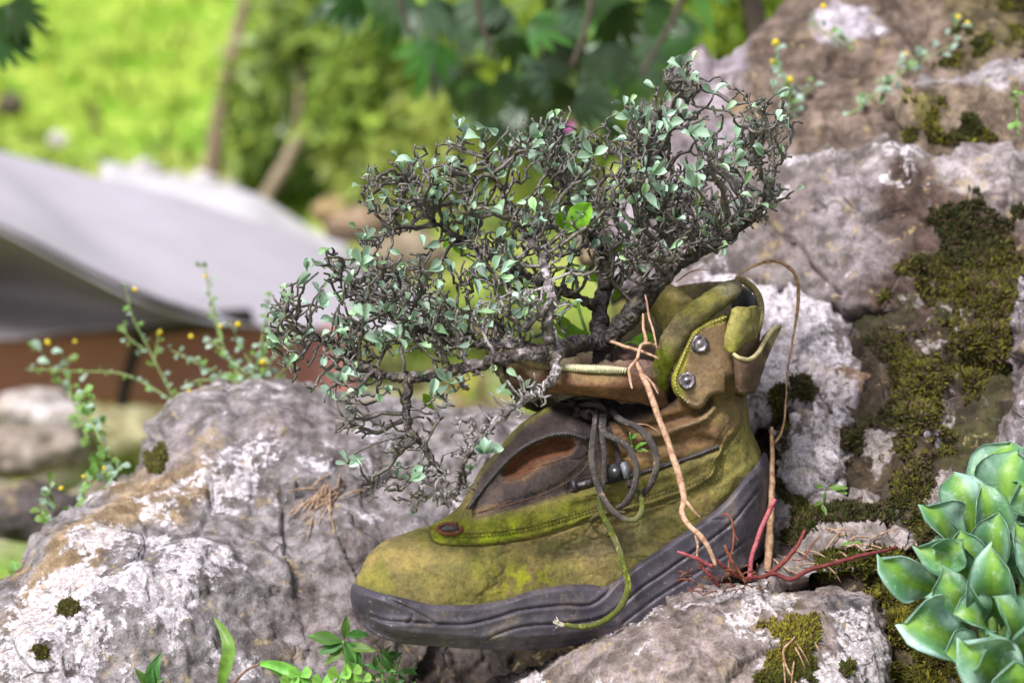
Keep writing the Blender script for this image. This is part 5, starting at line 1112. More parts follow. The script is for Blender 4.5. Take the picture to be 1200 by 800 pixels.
bush('tree', 'slender reddish brown trunk leaning in the meadow with grey green leaves beside it', 'tree', (250, 200, 5), [(248, 205, 5), (255, 150, 5), (264, 100, 5), (276, 50, 5), (292, -20, 5), (300, -80, 5)], [11, 10, 9, 8, 7, 6],
     [(290, 150, 5, 30, 20), (330, 120, 4.8, 40, 30), (300, 90, 5, 36, 26), (350, 70, 4.6, 50, 40), (300, 175, 5, 24, 16), (370, 20, 4.5, 70, 40)], 620, 0.085, ((0.12, 0.22, 0.05), (0.32, 0.45, 0.08)), LM_BG, 1, (0.20, 0.14, 0.10), [([(255, 150, 5), (300, 130, 5), (340, 100, 4.9)], [5, 4, 3])])
bush('tree', 'forked pale brown sapling leaning right behind the awning tip', 'tree', (300, 248, 4.4), [(298, 252, 4.4), (322, 215, 4.4), (345, 175, 4.4), (372, 140, 4.3), (400, 105, 4.2), (425, 60, 4.2)], [10, 9, 8, 7, 5.5, 4],
     [(420, 90, 4.2, 50, 36), (450, 40, 4.2, 60, 40), (380, 130, 4.2, 30, 20), (400, 20, 4.4, 50, 40)], 600, 0.075, ((0.14, 0.24, 0.04), (0.36, 0.48, 0.08)), LM_BG, 2, (0.24, 0.19, 0.13), [([(345, 175, 4.4), (350, 130, 4.4), (352, 80, 4.4)], [5, 4, 3])])
bush('post', 'thin pale weathered post standing behind the awning', 'post', (322, 205, 5.5), [(320, 212, 5.5), (323, 190, 5.5), (327, 166, 5.5)], [8, 7.5, 7], [], 0, 0, None, None, 0, (0.42, 0.36, 0.32))
bush('bush', 'yellow green bush behind the top of the shrub', 'bush', (540, 260, 4), [(540, 265, 4), (545, 200, 4), (550, 140, 4)], [5, 4, 3],
     [(470, 190, 4.2, 60, 50), (540, 170, 4, 60, 50), (600, 150, 4, 60, 50), (500, 120, 4.2, 50, 40), (450, 240, 4.2, 60, 30), (570, 230, 4, 60, 40), (650, 220, 3.6, 60, 50), (420, 190, 4.4, 40, 40)], 2000, 0.07, ((0.18, 0.27, 0.05), (0.42, 0.48, 0.09)), LM_BG, 3)
bush('bush', 'mid green bush behind the dark hanging leaves', 'bush', (700, 150, 3.4), [(700, 230, 3.4), (705, 150, 3.4), (710, 50, 3.4)], [6, 5, 4],
     [(640, 60, 3.4, 80, 60), (740, 40, 3.4, 80, 60), (820, 20, 3.6, 60, 50), (560, 30, 3.6, 60, 50), (700, 130, 3.2, 70, 50), (900, -10, 3.6, 60, 40), (780, 110, 3, 60, 40)], 1500, 0.075, ((0.10, 0.22, 0.02), (0.38, 0.55, 0.05)), LM_BG, 4)
bush('bush', 'dark green herb clump in the meadow upper left', 'bush', (110, 150, 6), [(110, 160, 6), (112, 120, 6)], [3, 2],
     [(330, 210, 5.2, 40, 24), (400, 200, 5, 40, 26)], 900, 0.09, ((0.08, 0.16, 0.03), (0.22, 0.34, 0.05)), LM_BG, 5)
# dark tree with big lobed leaves hanging into the top of the picture
tl = Pv(900, 420, 1.15); dk = empty('tree', tl, 'dark tree with large glossy lobed leaves hanging into the top centre', 'tree'); dk['_o'] = tuple(tl)
def lobed(nl_, c0, c1, seed):
    r = np.random.default_rng(seed); V = []; F = []; C = []; b = 0
    for k in range(nl_):
        a = (k - (nl_ - 1) / 2) * (2.5 / nl_) + r.normal(0, .05); L = (1.0 - 0.42 * abs(k - (nl_ - 1) / 2) / (nl_ / 2)) * r.uniform(.9, 1.1)
        v, f, e = leaf_tpl(L=L, W=.21, curl=-.28, fold=.12, wide=.55, tip=.75, nl=6, nw=1); ca, sa = math.cos(a), math.sin(a); v = np.column_stack([v[:, 0] * ca + v[:, 1] * sa, -v[:, 0] * sa + v[:, 1] * ca, v[:, 2] + .01 * k])
        V.append(v); F += [tuple(x + b for x in t) for t in f]; b += len(v); C.append(c0[None] * (1 - e[:, 1:2]) + c1[None] * e[:, 1:2])
    me = mesh('lobed_leaf', np.vstack(V), F, np.vstack(C)); me.polygons.foreach_set('use_smooth', np.ones(len(me.polygons), bool)); me.materials.append(LM_DK); return me
LB3 = [lobed(7, np.array([.02, .055, .010]), np.array([.035, .09, .015]), 1), lobed(5, np.array([.04, .11, .02]), np.array([.07, .17, .03]), 2), lobed(7, np.array([.03, .06, .03]), np.array([.06, .10, .05]), 3)]
r = np.random.default_rng(8)
HL = [(430, 25), (455, 50), (480, 20), (500, 60), (520, 15), (545, 45), (570, 20), (590, 55), (560, 80), (600, 15), (620, 40), (640, 10), (655, 60), (610, 95), (575, 105), (640, 100), (680, 30), (700, 60), (720, 20), (740, 55), (760, 25), (750, 80), (700, 95), (780, 60), (800, 30), (680, 120), (640, 130), (610, 125),
      (720, 120), (765, 115), (800, 90), (440, 5), (410, -10), (470, -15), (540, -20), (600, -20), (660, -25), (720, -20), (780, -15), (820, 5), (400, 15), (380, -20), (580, 130), (550, 115), (700, 145), (660, 150), (830, 50), (760, 140), (730, 150)]
for (u, v) in HL * 2:
    if r.random() < .3: continue
    u += r.normal(0, 14); v += r.normal(0, 11) - 10; dd = r.uniform(1.0, 1.9)
    putleaf(LB3[int(r.choice([0, 0, 1, 2, 2]))], P(u, v, dd), (r.normal(0, .9), r.normal(-.1, .4), -1 + r.normal(0, .45)), (r.normal(0, .6), -.8, .7 + r.normal(0, .5)), S * r.uniform(46, 80) * (D + dd) / D, dk)
for u, v in ((-14, 18), (-10, 40), (6, 8)): putleaf(LB3[0], P(u, v, .9), (1, 0, -.55), (0, -.8, .7), S * 62 * 1.6, dk)
for pth, rr_ in (([(905, 440, 1.15), (900, 200, 1.15), (880, 0, 1.1), (820, -60, 1.05), (700, -60, 1.0), (560, -50, 1.0), (420, -50, 1.0), (200, -40, .95), (-40, -10, .9)], [18, 16, 14, 11, 9, 8, 6, 4, 3]), ([(700, -60, 1.0), (690, 20, 1.0), (670, 80, 1.0)], [5, 4, 3]), ([(560, -50, 1.0), (560, 10, 1.0), (580, 70, 1.0)], [5, 4, 2]), ([(820, -60, 1.05), (790, 20, 1.05), (750, 90, 1.05)], [5, 4, 3]), ([(480, -50, 1.0), (470, 0, 1.0), (480, 40, 1.0)], [4, 3, 2])):
    V, F = pxtube(pth, rr_, 8, 10); MB().add(V, F).build('branch' if rr_[0] < 10 else 'trunk', flat('dark_tree_bark', (0.06, 0.045, 0.035)) if 'dark_tree_bark' not in bpy.data.materials else bpy.data.materials['dark_tree_bark'], dk)
# meadow tufts give the blur its grain
r = np.random.default_rng(77); n = 9000
mb_V = []; mb_F = []; C = []; b = 0
yy = 3.0 + 22 * r.random(n) ** 1.6; xx = r.uniform(-0.42, 0.28, n) * (yy + 2); zz = terrain_h(xx, yy); pn = fbm(np.column_stack([xx, yy, zz]), 0.8, 3)
for i in range(n):
    L = 0.05 * (1 + yy[i] * 0.05) * r.uniform(.5, 1.6); c = np.array([xx[i], yy[i], zz[i] - .01])
    t = r.random(); col = np.array([0.15, 0.23, 0.02]) * (1 - t) + np.array([0.40, 0.52, 0.08]) * t
    if r.random() < 0.02: col = np.array([0.8, 0.7, 0.08])
    if pn[i] > 0.12: col = col * 0.65
    if yy[i] < 5.2 and r.random() < 0.45: col = np.array([0.35, 0.27, 0.15])
    for k in range(3):
        a = r.uniform(0, 6.28); dx = np.array([math.cos(a), math.sin(a), 0]); w_ = L * .16; g = np.array([r.normal(0, .4), r.normal(0, .4), 1]) * L
        mb_V += [c + dx * w_, c - dx * w_, c + g * .6 + dx * w_ * .8, c + g]; mb_F += [(b, b + 1, b + 2), (b + 1, b + 3, b + 2)]; b += 4; C += [col] * 4
me = mesh('meadow_grass', mb_V, mb_F, np.array(C)); o = link('meadow_grass', me, LM_BG, smooth=False); tag(o, 'tufts of bright green meadow grass behind the rocks', 'grass', kind='stuff')
# ================================================================== plants, roots and small things in front
# dry roots hanging from the boot
rl = Pv(760, 400, -.05)
def rootcol(name, c, spots=0.3): 
    n = N(name, 0.7, 0.3); f = n.noise(260, 5, .6, .6); k = n.noise(900, 3); return n.out(n.mix(n.ramp(f, .4, .66), c, tuple(np.array(c) * (.55, .42, .36))), n.bump(n.math('ADD', f, k), .8, .0007))
M_ROOT = rootcol('dry_root', (0.48, 0.31, 0.22)); M_VINE = rootcol('tan_runner', (0.42, 0.27, 0.17)); M_RED = rootcol('red_stem', (0.15, 0.03, 0.032)); M_PINK = rootcol('pink_stem', (0.36, 0.09, 0.115)); M_DRED = rootcol('dark_red_stem', (0.16, 0.035, 0.03)); M_RUSTY = rootcol('rusty_stem', (0.22, 0.07, 0.04)); M_STRAW = rootcol('straw', (0.40, 0.28, 0.19))
rt = empty('dry_root', rl, 'pale peeled root hanging from the boot opening down to the front boulder', 'root'); rt['_o'] = tuple(rl)
def strands(parent, mat, name, *paths, sides=8, k=.85):
    for pth, r_ in paths:
        p = np.array(pth, float); 
        V, F = pxtube(p, np.array(r_) * (.62 if parent.name == 'red_stems' else k), sides, 3); V = V + 0.0007 * np.stack([fbm(V, 120, 3), fbm(V, 120, 3, off=3), fbm(V, 120, 3, off=6)], 1); MB().add(V, F).build(name, mat, parent)
strands(rt, M_ROOT, 'root_strand', ([(746, 424, -.052), (756, 446, -.056), (764, 466, -.060), (773, 492, -.062), (782, 516, -.064), (792, 545, -.068), (798, 566, -.070), (802, 586, -.073), (799, 600, -.075), (806, 613, -.078), (820, 627, -.082), (831, 642, -.084), (839, 662, -.082)], [2.4, 4.0, 4.6, 4.4, 4.2, 4.4, 4.6, 4.8, 4.4, 4.0, 3.6, 3.2, 2.6]),
        ([(801, 586, -.073), (808, 592, -.075), (814, 599, -.074), (821, 607, -.072)], [3.2, 2.6, 2.2, 1.2]), ([(814, 618, -.079), (817, 634, -.08), (817, 650, -.08), (820, 666, -.078)], [2.4, 2, 1.8, 1.4]),
        ([(754, 368, -.03), (754, 386, -.034), (757, 400, -.042), (751, 406, -.048), (747, 420, -.052), (738, 431, -.054), (738, 444, -.056), (741, 456, -.058)], [1.4, 2, 2.6, 2.8, 2.4, 2.4, 2.2, 1.4]),
        ([(752, 404, -.046), (760, 402, -.045), (768, 405, -.04), (775, 410, -.035)], [2.2, 2, 1.8, 1.4]), ([(756, 345, -.02), (760, 368, -.028), (766, 390, -.036), (770, 408, -.040)], [1.2, 1.6, 1.6, 1.2]),
        ([(716, 400, -.03), (735, 407, -.038), (755, 413, -.042), (772, 420, -.042)], [2.2, 2.4, 2.2, 1.6]), ([(744, 428, -.05), (756, 440, -.054), (766, 452, -.056), (772, 462, -.056)], [1.6, 2, 1.8, 1]),
        ([(754, 440, -.056), (764, 448, -.055), (772, 458, -.05)], [1.2, 1.2, .8]), ([(792, 330, .02), (812, 318, .02), (832, 316, .02)], [0.9, .9, .6]))
strands(boot, M_VINE, 'loose_thread', ([(742, 496, -.040), (760, 498, -.043), (772, 506, -.044), (782, 516, -.040)], [.9, .9, .9, .6]))
# long runner looping over the heel
a = Pv(904, 640, .03); rn = empty('runner', a, 'thin tan runner looping from the boot collar down behind the heel', 'stem'); rn['_o'] = tuple(a)
strands(rn, M_VINE, 'runner_stem', ([(864, 324, -.0), (876, 315, .0), (892, 309, .005), (908, 306, .01), (922, 311, .015), (932, 323, .02), (936, 345, .025), (933, 375, .03), (928, 405, .035), (922, 440, .04), (921, 470, .04), (918, 500, .04), (908, 520, .035)], [1.6, 2.1, 2.4, 2.6, 2.6, 2.4, 2.0, 1.6, 1.4, 1.3, 1.3, 1.6, 2]),
        ([(904, 500, .03), (905, 530, .028), (905, 565, .026), (903, 600, .022), (901, 640, .02), (899, 668, .015)], [2.5, 3.2, 4, 5, 6, 5]))
# red stems lying on the front boulder
a = Pv(880, 682, -.05); rd = empty('red_stems', a, 'cut red and pink stems with dry curls lying between boot sole and front boulder', 'stems'); rd['_o'] = tuple(a)
strands(rd, M_PINK, 'pink_stem', ([(908, 585, -.035), (900, 602, -.04), (892, 620, -.045), (886, 637, -.048), (880, 655, -.052), (878, 680, -.056)], [4.4, 4.6, 4.6, 4.4, 4.6, 4.8]), ([(794, 646, -.085), (806, 650, -.085), (820, 656, -.083), (836, 664, -.08)], [2.6, 3.6, 4.0, 4.2]))
strands(rd, M_RED, 'red_stem', ([(819, 660, -.082), (828, 670, -.083), (836, 678, -.082), (844, 688, -.08)], [3, 4, 4.2, 3]), ([(838, 655, -.08), (848, 664, -.078), (858, 672, -.074), (868, 676, -.07)], [3, 4, 4, 3]),
        ([(868, 678, -.068), (890, 676, -.066), (908, 672, -.064), (926, 678, -.066), (950, 667, -.066), (985, 657, -.064), (1019, 649, -.06), (1052, 641, -.05)], [3.2, 4, 4.6, 4.4, 4.2, 4.0, 3.6, 2.6]))
strands(rd, M_RUSTY, 'rusty_stem', ([(849, 638, -.078), (855, 650, -.078), (863, 664, -.076), (875, 681, -.072)], [2.4, 3.4, 3.4, 3]), ([(860, 622, -.07), (859, 640, -.072), (855, 656, -.074), (853, 674, -.076)], [2.4, 2.2, 2, 2]),
        ([(844, 604, -.066), (852, 602, -.068), (858, 610, -.07), (860, 624, -.07), (866, 634, -.07)], [1, 1.8, 2.2, 2.2, 1.2]), ([(928, 655, -.06), (940, 655, -.06), (950, 640, -.06), (962, 628, -.058)], [1.6, 1.5, 1.2, .8]))
strands(rd, M_DRED, 'dark_stem', ([(943, 621, -.055), (936, 636, -.058), (926, 650, -.06), (912, 664, -.062), (896, 676, -.064)], [4, 3.6, 4.2, 4.8, 5.2]))
r = np.random.default_rng(5); mb = MB()
for i in range(46):
    u = r.uniform(806, 900); v = r.uniform(664, 694); q = on(u, v, BVH[1:2], .003, -.08)
    a_ = r.uniform(0, 6.28); L = r.uniform(6, 22); V, F = pxtube([q, (u + L * .5 * math.cos(a_), v + L * .3 * math.sin(a_) - 3, q[2] - .002), (u + L * math.cos(a_), v + L * .5 * math.sin(a_), q[2])], [.9, .8, .5], 4, 4); mb.add(V, F)
mb.build('dry_fibres', M_RUSTY, rd)['kind'] = 'stuff'
# dead twigs and straw litter
mb = MB()
for (cx, cy, n_, L0, sp, an) in ((385, 575, 26, 46, 16, 2.3), (1000, 640, 22, 40, 26, 0.3), (1090, 640, 12, 36, 20, 0.4), (930, 655, 8, 30, 20, .3), (925, 760, 5, 40, 16, 1.4)):
    for i in range(n_):
        u = cx + r.normal(0, sp); v = cy + r.normal(0, sp * .5); a_ = an + r.normal(0, .45); L = L0 * r.uniform(.4, 1); h0 = on(u, v, BVH, .003, .1); h1 = on(u + L * math.cos(a_), v + L * math.sin(a_), BVH, .004, h0[2]); 
        if abs(h1[2] - h0[2]) > .05: continue
        V, F = pxtube([h0, ((h0[0] + h1[0]) / 2, (h0[1] + h1[1]) / 2 - 2, (h0[2] + h1[2]) / 2 - .003), h1], [1.2, 1.1, .6], 4, 6); mb.add(V, F)
tag(mb.build('straw_litter', M_STRAW), 'dry reddish straw and needles scattered over the rocks', 'straw', kind='stuff')
V, F = pxtube([on(933, 800, BVH, .004, -.1), on(922, 782, BVH, .006, -.1), on(918, 762, BVH, .008, -.1), on(928, 750, BVH, .008, -.1), on(935, 742, BVH, .004, -.1)], [1.2, 1.3, 1.4, 1.2, .8], 5, 3)
tag(MB().add(V, F).build('dry_curl', M_ROOT), 'thin pale dry curl lying on the golden moss clump', 'twig')

# fleshy plant, lower right
fl = Pv(1190, 830, -.10); fp = empty('fleshy_plant', fl, 'fleshy rosette plant with broad blue green leaves in the lower right corner', 'plant'); fp['_o'] = tuple(fl)
_n = N('fleshy_leaf', 0.46, 0.5); _c = _n.attr(); _f = _n.noise(55, 6, .65); _c = _n.mix(_n.ramp(_f, .38, .62), _n.mix(1.0, _c, (.62, .72, .7), 'MULTIPLY'), _c); _c = _n.mix(_n.math('MULTIPLY', _n.ramp(_n.noise(120, 6, .7), .52, .66), .35), _c, (.5, .62, .56)); _c = _n.mix(_n.ramp(_n.noise(300, 4), .70, .74), _c, (.12, .08, .04))
_wv = _n.noise(14, 2); _n.out(_c, _n.bump(_n.noise(160, 3), .25, .001)); _tr = _n.nd('ShaderNodeBsdfTranslucent'); _n.put(_tr.inputs[0], _c); _mx = _n.nd('ShaderNodeMixShader'); _mx.inputs[0].default_value = .22
_n.t.links.new(_n.b.outputs[0], _mx.inputs[1]); _n.t.links.new(_tr.outputs[0], _mx.inputs[2]); _n.t.links.new(_mx.outputs[0], _n.t.nodes['Material Output'].inputs[0]); M_FL = _n.m
def fleaf(base, tip, W, bow, d0, d1, cup=.5, face=-1, pale=.5, wide=.70):
    """broad leaf along a bowed midrib from base to tip (pixels), width W px"""
    b_ = P(base[0], base[1], d0); t_ = P(tip[0], tip[1], d1); ax = t_ - b_; L = np.linalg.norm(ax); ax /= L
    side = np.cross(ax, FW); side /= np.linalg.norm(side); nz = np.cross(side, ax); nz = nz if nz @ FW < 0 else -nz; ro = .75 * math.sin(base[0] * .37 + tip[1] * .61); side, nz = side * math.cos(ro) + nz * math.sin(ro), nz * math.cos(ro) - side * math.sin(ro)
    nl, nw = 16, 7; ph = base[0] * 1.3 + tip[1]; V = []; C = []; F = []; Wm = W * S
    for i in range(nl + 1):
        t = i / nl; wd = (.2 + .8 * sstep(0, 1, t / wide)) if t < wide else max(0, 1 - ((t - wide) / (1 - wide)) ** 2.8) ** .48; wd = max(wd, .16 if t < .9 else .02)
        mid = b_ + ax * L * t + nz * (bow * L * math.sin(t * 2.6) ) + (nz * -0.12 * L * max(0, t - .8) * 5 * face if t > .8 else 0)
        for j in range(-nw, nw + 1):
            s = j / nw; x = s * wd * Wm * .5; z = cup * Wm * .5 * wd * (s * s) + 0.15 * Wm * math.sin(ph + 9 * t + (2.3 if s > 0 else 0)) * abs(s) ** 2; x += .05 * Wm * math.sin(ph * 2 + 5 * t) * wd
            V.append(mid + side * x + nz * z)
            e = abs(s); c = np.array([0.24, 0.42, 0.03]) * (1 - sstep(.1, .5, e)) + np.array([0.11, 0.27, 0.10]) * sstep(.1, .5, e); c = c * (1 - .35 * t) + np.array([.1, .26, .1]) * .35 * t  # lime centre; darker green band paints in the leaf's shadows
            gl = min(1, pale * 1.15) * sstep(.50, .95, e * .75 + t * .3 + .25 * math.sin(ph * 3 + t * 6 + s * 2)); c = c * (1 - gl) + np.array([0.40, 0.58, 0.53]) * gl  # pale glaucous bloom, with the sky sheen painted into it
            k = sstep(.86, 1.0, max(e, t if t > .95 else 0)) * .12; c = c * (1 - k) + np.array([0.42, 0.58, 0.50]) * k
            c = c + np.array([.13, .15, .08]) * math.exp(-(s / .06) ** 2) * (1 - t)
            ve = math.exp(-((e - (0.25 + .5 * ((t * 5) % 1))) / .08) ** 2) * .25; c = c + np.array([.1, .14, .06]) * ve
            C.append(c)
    n = 2 * nw + 1; F = [(i * n + j, i * n + j + 1, (i + 1) * n + j + 1, (i + 1) * n + j) for i in range(nl) for j in range(n - 1)]
    V = np.array(V); me = mesh('l', V, F); no = normals(me); V2 = V - no * 0.0005 ; m = len(V)
    F2 = F + [tuple(x + m for x in f[::-1]) for f in F]
    bd = [(i * n, (i + 1) * n) for i in range(nl)] + [((i + 1) * n + n - 1, i * n + n - 1) for i in range(nl)]; F2 += [(t2, s2, s2 + m, t2 + m) for s2, t2 in bd]
    C = np.clip(np.array(C), 0, 1)
    return MB().add(np.vstack([V, V2]), F2, np.vstack([C, C])).build('leaf', M_FL, fp)
FLV = [  # base, tip, width, bow, d0, d1, cup, pale
 ((1165, 640), (1182, 517), 62, .10, -.03, -.02, .55, .45), ((1178, 640), (1192, 528), 58, .12, -.045, -.05, .6, .3), ((1215, 620), (1195, 565), 60, .1, -.06, -.065, .6, .2),
 ((1140, 650), (1120, 555), 54, .14, -.05, -.06, .55, .65), ((1160, 660), (1148, 568), 40, .16, -.06, -.08, .8, .25), ((1190, 650), (1150, 575), 52, .12, -.045, -.045, .6, .6), ((1115, 655), (1084, 592), 50, .16, -.06, -.08, .7, .55),
 ((1150, 690), (1124, 620), 46, .18, -.08, -.10, .7, .3), ((1200, 690), (1192, 612), 56, .14, -.08, -.10, .7, .25), ((1160, 700), (1075, 640), 42, .16, -.08, -.11, .7, .3), ((1100, 660), (1128, 636), 40, .1, -.10, -.12, .6, .2),
 ((1180, 730), (1162, 640), 50, .2, -.10, -.14, .7, .4), ((1110, 700), (1034, 655), 42, .12, -.09, -.12, .35, .9), ((1190, 740), (1200, 640), 56, .14, -.10, -.13, .6, .35), ((1150, 735), (1106, 668), 46, .16, -.10, -.13, .75, .2),
 ((1130, 755), (1062, 730), 62, .10, -.12, -.15, .45, .85), ((1180, 800), (1130, 752), 66, .12, -.13, -.165, .5, .75), ((1140, 770), (1108, 765), 44, .1, -.13, -.15, .6, .4), ((1200, 790), (1205, 730), 60, .12, -.12, -.15, .6, .35), ((1215, 720), (1225, 600), 60, .12, -.07, -.08, .6, .4),
 ((1230, 780), (1260, 690), 60, .12, -.1, -.12, .6, .5), ((1160, 740), (1118, 720), 44, .14, -.12, -.145, .6, .3), ((1180, 690), (1170, 600), 40, .15, -.07, -.09, .7, .3), ((1140, 720), (1090, 700), 40, .15, -.10, -.12, .6, .4), ((1200, 700), (1150, 670), 42, .2, -.09, -.12, .7, .2), ((1175, 770), (1165, 700), 50, .2, -.12, -.15, .7, .3), ((1210, 670), (1215, 575), 56, .1, -.05, -.06, .6, .5), ((1150, 800), (1160, 745), 52, .15, -.13, -.16, .6, .5), ((1130, 690), (1100, 630), 44, .15, -.07, -.085, .7, .5), ((1200, 830), (1190, 775), 60, .1, -.14, -.17, .5, .6)]
for b_, t_, W, bow, d0, d1, cup, pale in FLV: fleaf(b_, t_, W * 1.08, bow, d0, d1, cup, 1, pale)
mb = MB()
for k in range(5):
    V, F = pxtube([(1150 + k * 12, 840, -.08), (1155 + k * 10, 780, -.085), (1150 + k * 12, 700, -.075), (1160 + k * 8, 640, -.05)], [7, 6, 5, 3], 8, 6); mb.add(V, F)
mb.build('stem', flat('fleshy_stem', (0.12, 0.2, 0.05)), fp)

mgl = Pv(666, 170, 1.2); mge = empty('wild_flower', mgl, 'single blurred magenta flower between the dark hanging leaves and the shrub', 'flower'); mge['_o'] = tuple(mgl)
V, F = pxtube([(666, 235, 1.2), (668, 190, 1.2), (666, 148, 1.2)], 1.5, 6, 6); MB().add(V, F).build('stem', flat('thin_green_stem', (.1, .2, .05)), mge)
mb = MB()
for k in range(8):
    V, F, E = leaf_tpl(L=9 * S * 1.8, W=5 * S * 1.8, curl=.2); B3 = basis((math.cos(k * .785), -.4, math.sin(k * .785)), (0, -1, .3)); mb.add(P(666, 147, 1.2) + V @ B3.T, F)
mb.build('petals', flat('magenta_petal', (.45, .10, .35)), mge)
# small leafy weeds at the bottom edge
LM_GRN = leafmat('fresh_leaf', 0.3, 0.4, 0.35, 80)
GL = [leafmesh('weed_leaf', np.array(c) * .8, np.array(c), 1, L=1, W=w_, curl=cu, fold=.2, wide=.42, tip=.8, wave=.08, nl=8, nw=2) for c, w_, cu in (((.085, .20, .035), .42, -.2), ((.055, .15, .03), .5, -.35), ((.13, .27, .04), .36, .1))]
CLV = [leafmesh('clover_leaf', np.array([.15, .38, .05]), np.array([.24, .50, .08]), 1, L=1, W=.95, curl=.08, fold=.12, wide=.62, tip=.5, nl=6, nw=2)]
for m_ in GL + CLV: m_.materials.append(LM_GRN)
def weedplant(label, base, stems, leaves, cat='weed', stemr=1.8, name='weed', meshes=None, scol=(0.12, .24, .05)):
    l = Pv(*base); e = empty(name, l, label, cat); e['_o'] = tuple(l)
    for s_ in stems:
        V, F = pxtube(s_, [stemr * 1.2, stemr, stemr * .7], 6, 4); MB().add(V, F).build('stem', flat('stem_' + str(len(bpy.data.materials)), scol), e)
    for (u, v, d, du, dd, dv, L, k) in leaves: putleaf((meshes or GL)[k], P(u, v, d), (du, dd, dv), (0.1, -.75, .7), L * S, e)
    return e
weedplant('small weed with drooping toothed leaves just left of the boot toe', (405, 800, -.06), [[(406, 812, -.06), (405, 780, -.06), (402, 750, -.06)]],
          [(402, 752, -.06, -.8, -.2, .28, 42, 0), (402, 752, -.06, -.5, -.3, -.1, 30, 1), (404, 748, -.06, .1, -.1, 1, 28, 0), (404, 752, -.06, .5, -.3, -.5, 34, 1), (406, 752, -.06, .25, -.4, -.7, 34, 0), (404, 755, -.06, .9, -.1, -.2, 36, 2), (403, 758, -.06, -.6, -.4, -.5, 30, 2), (406, 745, -.05, .8, .2, .1, 26, 1)])
weedplant('single upright grass blade rising from the bottom edge on the left', (258, 812, -.05), [], [(258, 815, -.05, -.05, -.1, 1, 50, 0)], cat='grass blade', name='grass_blade')
def blade(path, w0, parent, mat=None, tw=0.0):
    p = np.array(path, float); p[:, 2] /= S; c = crom(p, 4); c[:, 2] *= S; W = P(c[:, 0], c[:, 1], c[:, 2]); t = np.gradient(W, axis=0); n = len(W); V = []; F = []
    for i in range(n):
        x = np.cross(t[i], FW + tw * np.array([1, 0, 0]) * i / n); x /= np.linalg.norm(x); k = i / (n - 1); wd = w0 * S * (math.sin(min(1, k * 1.2 + .18) * math.pi * .5) * (1 - k ** 3.0) + .03)
        nn = np.cross(x, t[i]); nn /= np.linalg.norm(nn); nn = nn if nn @ FW < 0 else -nn
        V += [W[i] - x * wd, W[i] - x * wd * .5 - nn * wd * .15, W[i] - nn * wd * .3, W[i] + x * wd * .5 - nn * wd * .15, W[i] + x * wd]
    for i in range(n - 1):
        for j in range(4): F.append((i * 5 + j, i * 5 + j + 1, (i + 1) * 5 + j + 1, (i + 1) * 5 + j))
    return MB().add(V, F, np.array([0.15, 0.33, 0.05])).build('leaf', mat or LM_GRN, parent)
gb = bpy.data.objects.get('grass_blade'); 
for ch in list(gb.children): bpy.data.objects.remove(ch)
blade([(256, 815, -.05), (263, 785, -.055), (268, 760, -.055), (262, 740, -.05), (250, 722, -.045)], 9, gb)
e = weedplant('arching broad grass leaf bending over at the bottom edge', (262, 812, -.07), [[(262, 815, -.07), (285, 788, -.075), (304, 777, -.08)]], [], cat='grass blade', name='grass_blade', scol=(.16, .09, .07))
blade([(304, 777, -.08), (322, 779, -.085), (340, 786, -.09), (358, 800, -.09), (368, 815, -.09)], 8, e); blade([(306, 778, -.08), (320, 782, -.08), (334, 792, -.08), (345, 806, -.08)], 6, e)
weedplant('dark green weed tip with upright leaves at the bottom left', (176, 812, -.05), [[(176, 815, -.05), (175, 800, -.05), (174, 790, -.05)]], [(175, 802, -.05, .3, -.1, 1, 36, 1), (174, 804, -.05, -.5, -.1, .9, 26, 0), (176, 806, -.05, .1, -.3, .9, 24, 1), (174, 806, -.05, .7, -.2, .6, 22, 0)])
cl = []
r = np.random.default_rng(9)
for (u, v, L) in ((352, 792, 15), (398, 793, 16), (413, 788, 13), (378, 800, 14), (340, 800, 13), (425, 797, 12)):
    for a_ in (0.5, 2.6, 4.6): cl.append((u, v, -.09, math.cos(a_), -.1, math.sin(a_), L, 0))
weedplant('patch of bright green clover leaves at the bottom edge', (385, 812, -.085), [[(385, 815, -.085), (370, 800, -.088), (352, 793, -.09)], [(385, 815, -.085), (395, 803, -.09), (400, 794, -.09)], [(390, 815, -.085), (405, 800, -.09), (413, 789, -.09)]], cl, cat='clover', meshes=CLV)
lv = []
for i in range(34):
    u = r.uniform(428, 482); v = 812 - r.uniform(0, 50) * (1 - abs(u - 452) / 60); a_ = r.uniform(-.3, 3.4); lv.append((u, v, -.03 + r.normal(0, .01), math.cos(a_), -.3, math.sin(a_), r.uniform(11, 19), int(r.integers(2))))
weedplant('low ferny weed in the shade under the boot toe', (455, 812, -.03), [[(450, 815, -.03), (448, 790, -.03), (442, 770, -.03)], [(455, 815, -.03), (462, 790, -.03), (470, 768, -.03)]], lv)
weedplant('tiny green sprout growing on the boot beside the laces', (738, 525, -.04), [[(742, 540, -.036), (740, 520, -.042), (738, 506, -.046)]], [(740, 514, -.044, .6, -.3, .6, 12, 2), (740, 518, -.044, -.5, -.3, .6, 11, 2), (744, 526, -.044, .9, -.3, -.1, 16, 2), (744, 526, -.044, .5, -.3, .5, 12, 2), (742, 522, -.044, -.7, -.3, -.2, 12, 2), (746, 522, -.044, .9, -.2, .3, 13, 2)], stemr=1.0)
lv = [(u + r.normal(0, 3), v + r.normal(0, 2), d, du, -.4, dv, L, 2) for u, v, d, du, dv, L in ((968, 572, .05, .9, .05, 26), (972, 574, .05, .7, -.2, 20), (964, 574, .05, -.8, .1, 16), (960, 588, .05, .2, -.5, 18), (962, 586, .05, -.6, -.3, 14), (985, 636, .0, .6, .2, 14), (990, 632, .0, -.3, .5, 13), (995, 636, .0, .8, -.1, 14))]
